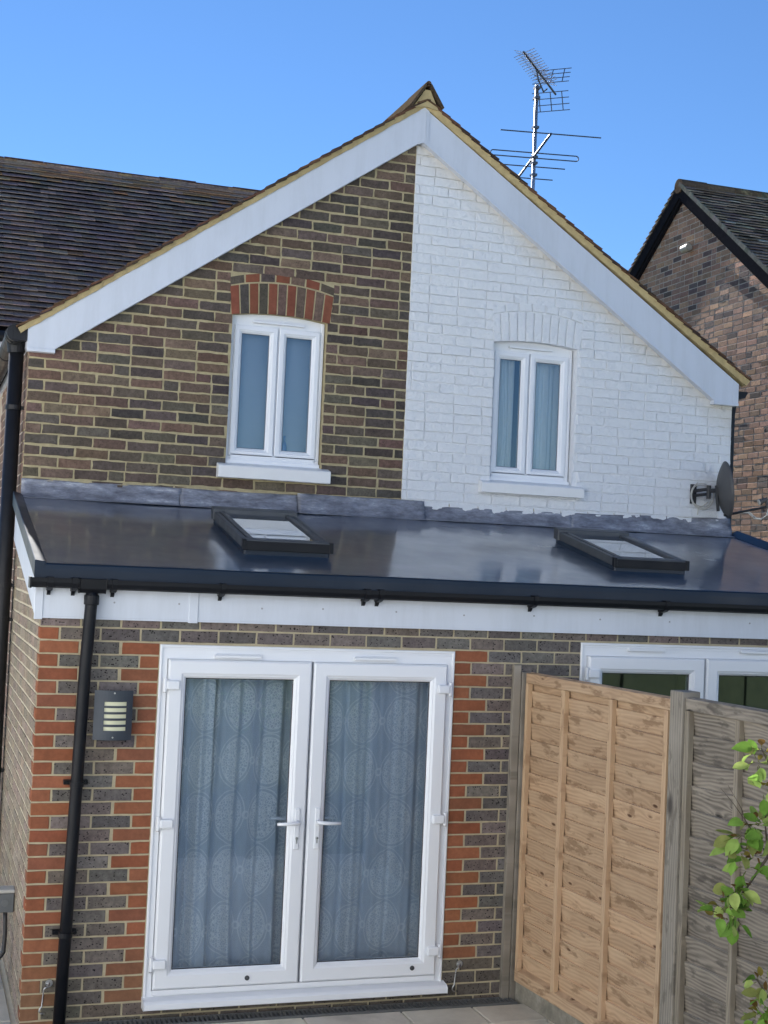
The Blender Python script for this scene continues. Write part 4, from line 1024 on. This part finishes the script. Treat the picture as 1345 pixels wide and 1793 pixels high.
# radio aerial
P0 = Vector((4.79, 3.86, 6.80)); P1 = Vector((5.10, 5.32, 6.80)); bd = (P1-P0).normalized(); el = Vector((bd.y, -bd.x, 0))
P0 += Vector((-.01, 0, 0))
a = MB(); a.tube([tuple(P0), tuple(P1)], .012, 8); a.build('radio_boom', M['aerial'], am)
def rod(mb, c, hl, r=.006): mb.tube([tuple(c-el*hl), tuple(c+el*hl)], r, 6)
a = MB(); rod(a, P0, .485); rod(a, P0.lerp(P1, .72), .40); rod(a, P1, .37); a.build('radio_rods', M['aerial'], am)
c0 = P0.lerp(P1, .47)+Vector((0, 0, .0)); loop = []
for k in range(9): an = -math.pi/2+math.pi*k/8; loop.append(c0+el*(.42+.026*math.cos(an))+Vector((0, 0, .026*math.sin(an))))
for k in range(9): an = math.pi/2+math.pi*k/8; loop.append(c0+el*(-.42+.026*math.cos(an))+Vector((0, 0, .026*math.sin(an))))
loop.append(loop[0]); a = MB(); a.tube([tuple(q) for q in loop], .006, 6); a.build('folded_dipole', M['aerial'], am)
# television aerial
zt_ = 7.60; Q0 = Vector((4.535, 4.02, zt_)); Q1 = Vector((5.315, 4.94, zt_)); bd = (Q1-Q0).normalized(); el = Vector((bd.y, -bd.x, 0)); Z = Vector((0, 0, 1))
a = MB(); a.tube([tuple(Q0), tuple(Q1)], .011, 8)
a.tube([tuple(Q0.lerp(Q1, .38)), tuple(Q0.lerp(Q1, .45)-Z*.08), tuple(Q0.lerp(Q1, .62)-Z*.13), tuple(Q0.lerp(Q1, .72)-Z*.06)], .008, 8); a.build('television_boom', M['aerial'], am)
a = MB()
for k in range(14):
    c_ = Q0.lerp(Q1, .02+.70*k/13)
    for s1 in (-1, 1):
        for s2 in (-1, 1): a.tube([tuple(c_), tuple(c_+el*s1*.10+Z*s2*.035+bd*.0)], .0035, 5)
a.build('director_elements', M['alu'], am)
a = MB(); b0 = Q0.lerp(Q1, .80)
for s2 in (-1, 1):
    for k in range(4):
        c_ = b0+Z*s2*(.05+.055*k)-bd*(-.03-.03*k); a.tube([tuple(c_-el*.19), tuple(c_+el*.19)], .0045, 5)
    for s1 in (-.12, .0, .12): a.tube([tuple(b0+el*s1+Z*s2*.05+bd*.03), tuple(b0+el*s1+Z*s2*.215+bd*.12)], .005, 5)
a.build('reflector_grid', M['aerial'], am)

# ------------------------------------------------------------------ neighbouring house
nh = empty('neighbouring_house', 'brown brick house with black bargeboards beyond the right of the white gable', 'house')
XR = 9.4; AY, AZ = 9.26, 8.17; SN = .745
a = MB(); a.prism([(4.9, -.2), (13.9, -.2), (13.9, AZ-SN*4.52), (AY, AZ), (4.9, AZ-SN*4.48)], XR, 16, 'x'); nw = a.build('gable_wall', M['mortar_grey'], nh)
a = MB(); z = 8.2; k = 0; pn = lambda x, z, w_: (XR-w_, x, z)
while z > .1:
    x = (4.91 if z > 2.2 else 4.91)+(.115 if k % 2 else 0)
    while x < (11.6 if z > 3.1 else 8.5):
        L = .218 if rnd.random() > .18 else .105
        if z < AZ-SN*abs(x+L/2-AY)-.06:
            c = v3(rnd.choice(NEIGH), .16)
            if z < 5.6 and rnd.random() < .12: c = v3((.27, .15, .085), .1)
            one_brick(a, x+rnd.uniform(0, .003), x+L-rnd.uniform(0, .003), z-.066, z+rnd.uniform(-.002, 0), pn, c, 0, jit=.002)
        x += L+.012
    z -= .0775; k += 1
a.build('brick_facing', M['brick_neighbour'], nw)
for sg, lab in ((-1, 'near'), (1, 'far')):
    a = MB(); y_ = AY+sg*5.0
    def q(o1, o2): return [(AY, AZ+o1), (y_, AZ-SN*5.0+o1), (y_, AZ-SN*5.0+o2), (AY, AZ+o2)]
    pl = q(.085, -.085); a.prism(pl if sg < 0 else pl[::-1], XR-.085, XR-.055, 'x')
    pl = q(-.06, -.13); a.prism(pl if sg < 0 else pl[::-1], XR-.055, XR-.008, 'x')
    pl = q(.08, .05); a.prism(pl if sg < 0 else pl[::-1], XR-.055, XR, 'x'); a.build('bargeboard', M['dark_timber'], nh, .004)
    t_ = MB(); n = 60; c0_ = math.cos(math.atan(SN)); s0_ = math.sin(math.atan(SN))
    for i in range(n):
        s0 = i*.105; ytail = AY+sg*(6.3-s0)*c0_; 
        xx = XR-.105+(0 if i % 2 else .0); j = 0
        while xx < (13.5 if sg < 0 else XR+.3):
            wv = .163 if not (j == 0 and i % 2) else .08
            hb = .056+rnd.uniform(-.004, .006)
            def Q(d_, h, x_): return (x_, AY+sg*((6.3-s0-d_)*c0_+h*s0_), AZ+.085-(6.3-s0-d_)*s0_+h*c0_)
            c = v3(rnd.choice(((.27, .215, .175), (.32, .26, .205), (.21, .175, .155), (.40, .34, .27))), .25)
            if rnd.random() < .05: c = (.5, .48, .42)
            if 6.3-s0 > .12:
                dd_ = min(.165, 6.3-s0)
                t_.hexa([Q(0, hb, xx), Q(0, hb, xx+wv), Q(dd_, .012, xx+wv), Q(dd_, .012, xx), Q(0, hb+.014, xx), Q(0, hb+.014, xx+wv), Q(dd_, .026, xx+wv), Q(dd_, .026, xx)], c)
            xx += wv+.003; j += 1
    t_.build('roof_slope', M['tile_moss'], nh)
    t_ = MB(); pl = [(AY, AZ+.10), (AY+sg*6.2*c0_, AZ+.10-6.2*s0_), (AY+sg*6.2*c0_, AZ+.05-6.2*s0_), (AY, AZ+.05)]; t_.prism(pl if sg < 0 else pl[::-1], XR-.09, 16, 'x'); t_.build('roof_deck', M['dark_timber'], nh)
    if sg < 0:
        t_ = MB(); N = 60
        for i in range(N):
            s0 = 5.4*i/N; s1 = 5.4*(i+1)/N; r_ = rnd.uniform(.0, .018)
            def Q2(s_, h, x_): return (x_, AY-(s_*c0_)-h*s0_, AZ+.085-s_*s0_+h*c0_)
            t_.hexa([Q2(s0, .0, XR-.108), Q2(s1, .0, XR-.108), Q2(s1, 0, XR-.06), Q2(s0, 0, XR-.06), Q2(s0, .05+r_, XR-.108), Q2(s1, .045+r_, XR-.108), Q2(s1, .05+r_, XR-.09), Q2(s0, .05+r_, XR-.09)], v3((.20, .19, .16), .2))
        t_.build('verge_mortar', M['tile_moss'], nh)
t_ = MB(); x = XR-.105
while x < 13.5:
    c = v3(rnd.choice(((.13, .11, .08), (.10, .09, .075), (.17, .12, .08))), .2); h = rnd.uniform(-.006, .006)
    t_.tube([(x, AY, AZ+.075+h), (x+.43, AY, AZ+.075+h)], .105, 12, c); x += .44
t_.build('ridge_tiles', M['tile_ridge'], nh)
# floodlight / sensor on the neighbour's wall
fl = empty('outside_sensor', 'small cream floodlight sensor high on the brown neighbouring gable', 'sensor')
pc = at(1200, 436, 0, XR-.08)
a = MB(); a.tube([(XR-.006, pc.y-.07, pc.z+.02), (XR-.05, pc.y-.03, pc.z+.01)], .03, 10); a.build('bracket', M['cream_box'], fl)
a = MB(); a.tube([(XR-.08, pc.y-.10, pc.z+.012), (XR-.09, pc.y+.05, pc.z+.0)], .052, 14); a.build('head', M['cream_box'], fl)
a = MB(); a.tube([(XR-.09, pc.y+.05, pc.z), (XR-.092, pc.y+.062, pc.z)], .04, 14); a.build('lens', M['gasket'], fl)

# ------------------------------------------------------------------ young pear tree hanging in from the right
tree = empty('pear_tree', 'young pear tree with fresh green leaves reaching in front of the weathered panel', 'tree')
DP = 4.6
def wp(px, py, d=DP):
    dr = (_f+_r*((px-672.5)/FPX)-_u*((py-896.5)/FPX)); return CAMP+dr*d
base = wp(1480, 1700, 4.5); base = Vector((base.x, base.y, -.05))
trk = MB(); top_ = base+Vector((.03, .05, 2.6)); trk.tube([tuple(base), tuple(base.lerp(top_, .3)+Vector((.02, 0, 0))), tuple(base.lerp(top_, .65)+Vector((-.02, .02, 0))), tuple(top_)], [.035, .028, .018, .007], 10); trk.build('trunk', M['bark'], tree, smooth=True)
br_ = MB(); lf = MB(); _d = 0
G1 = [(.16, .30, .05), (.21, .36, .07), (.28, .40, .10), (.12, .22, .04), (.36, .44, .13), (.24, .26, .08)]
def leaf(p, d, L, c):
    d = d.normalized(); s_ = d.cross(Vector((0, 0, 1)));
    if s_.length < .1: s_ = Vector((1, 0, 0))
    s_.normalize(); ang = rnd.uniform(-1.2, 1.2); n_ = s_.cross(d); s_ = (s_*math.cos(ang)+n_*math.sin(ang)).normalized(); n_ = s_.cross(d).normalized()
    W = L*rnd.uniform(.30, .38); curl = rnd.uniform(-.25, .6)*L; st = .25*L; p = p+d*st
    rows = []
    for k in range(6):
        t_ = k/5; ww_ = W*(math.sin(math.pi*min(1, t_*.92+.06))**.8)*(1 if 0 < k < 5 else .05); cen = p+d*L*t_-n_*curl*t_*t_
        rows.append(lf.vs([cen-s_*ww_+n_*ww_*.35, cen, cen+s_*ww_+n_*ww_*.35]))
    for P, Q in zip(rows, rows[1:]):
        lf.face((P, P+1, Q+1, Q), c); lf.face((P+1, P+2, Q+2, Q+1), c)
    lf.tube([tuple(p-d*st), tuple(p)], .0012, 4, c=(.12, .14, .04), cap=False)
def branch(pts, r0, leaves=True, dens=1.0, young=.2):
    b_ = MB(); b_.tube([tuple(q) for q in pts], [r0*(1-.75*i/(len(pts)-1)) for i in range(len(pts))], 7); b_.build('branch', M['bark'], tree)
def cluster(c_, n, spread, L=.058, young=.2):
    n = int(n*1.45)
    for k in range(n):
        dv = Vector((rnd.gauss(0, 1), rnd.gauss(0, 1), rnd.gauss(-.1, .8))); dv.normalize()
        p = c_+dv*spread*rnd.uniform(.1, .7)
        if rnd.random() < young: leaf(p, dv+Vector((0, 0, .8)), L*rnd.uniform(.35, .6), rnd.choice(((.17, .10, .035), (.20, .16, .04))))
        else: leaf(p, dv+Vector((0, 0, -.25)), L*rnd.uniform(.7, 1.15), rnd.choice(G1))
j1 = wp(1420, 1420, 4.5)
branch([base.lerp(top_, .38), wp(1420, 1500, 4.55), wp(1345, 1500), wp(1312, 1548), wp(1290, 1578)], .009)
branch([base.lerp(top_, .55), wp(1400, 1380, 4.5), wp(1350, 1345), wp(1333, 1310)], .007)
branch([wp(1345, 1500), wp(1322, 1462), wp(1306, 1438), wp(1285, 1408), wp(1262, 1380)], .0025)
branch([wp(1306, 1438), wp(1298, 1415), wp(1275, 1375)], .0018)
branch([base.lerp(top_, .25), wp(1400, 1760, 4.5), wp(1345, 1745), wp(1325, 1715)], .008)
branch([wp(1345, 1500), wp(1340, 1440), wp(1345, 1390)], .004)
for px_, py_, n_, sp_ in ((1335, 1318, 8, .05), (1326, 1335, 5, .03), (1336, 1375, 6, .05), (1320, 1445, 9, .055), (1300, 1462, 8, .045), (1340, 1455, 6, .05), (1293, 1490, 7, .04), (1322, 1500, 7, .05), (1310, 1520, 4, .03), (1345, 1520, 5, .05),
                          (1288, 1555, 7, .04), (1268, 1585, 12, .055), (1285, 1605, 9, .05), (1300, 1590, 6, .035), (1258, 1600, 5, .04), (1335, 1720, 8, .06), (1340, 1770, 12, .06), (1325, 1785, 7, .045), (1345, 1745, 8, .05)):
    cluster(wp(px_, py_, DP+rnd.uniform(-.06, .06)), n_, sp_)
for k in range(46):   # rest of the crown, to the right of the view
    cluster(wp(rnd.uniform(1400, 1560), rnd.uniform(1250, 1780), 4.5+rnd.uniform(-.2, .2)), 4, .09, .06)
for k in range(9):
    s_ = base.lerp(top_, .3+.07*k); e_ = wp(1420+rnd.uniform(-20, 220), 1760-85*k+rnd.uniform(-40, 20), 4.5+rnd.uniform(-.35, .35)); branch([s_, s_.lerp(e_, .5)+Vector((0, 0, .04)), e_], .007)
o = lf.build('leaves', M['leaf'], tree, smooth=True)
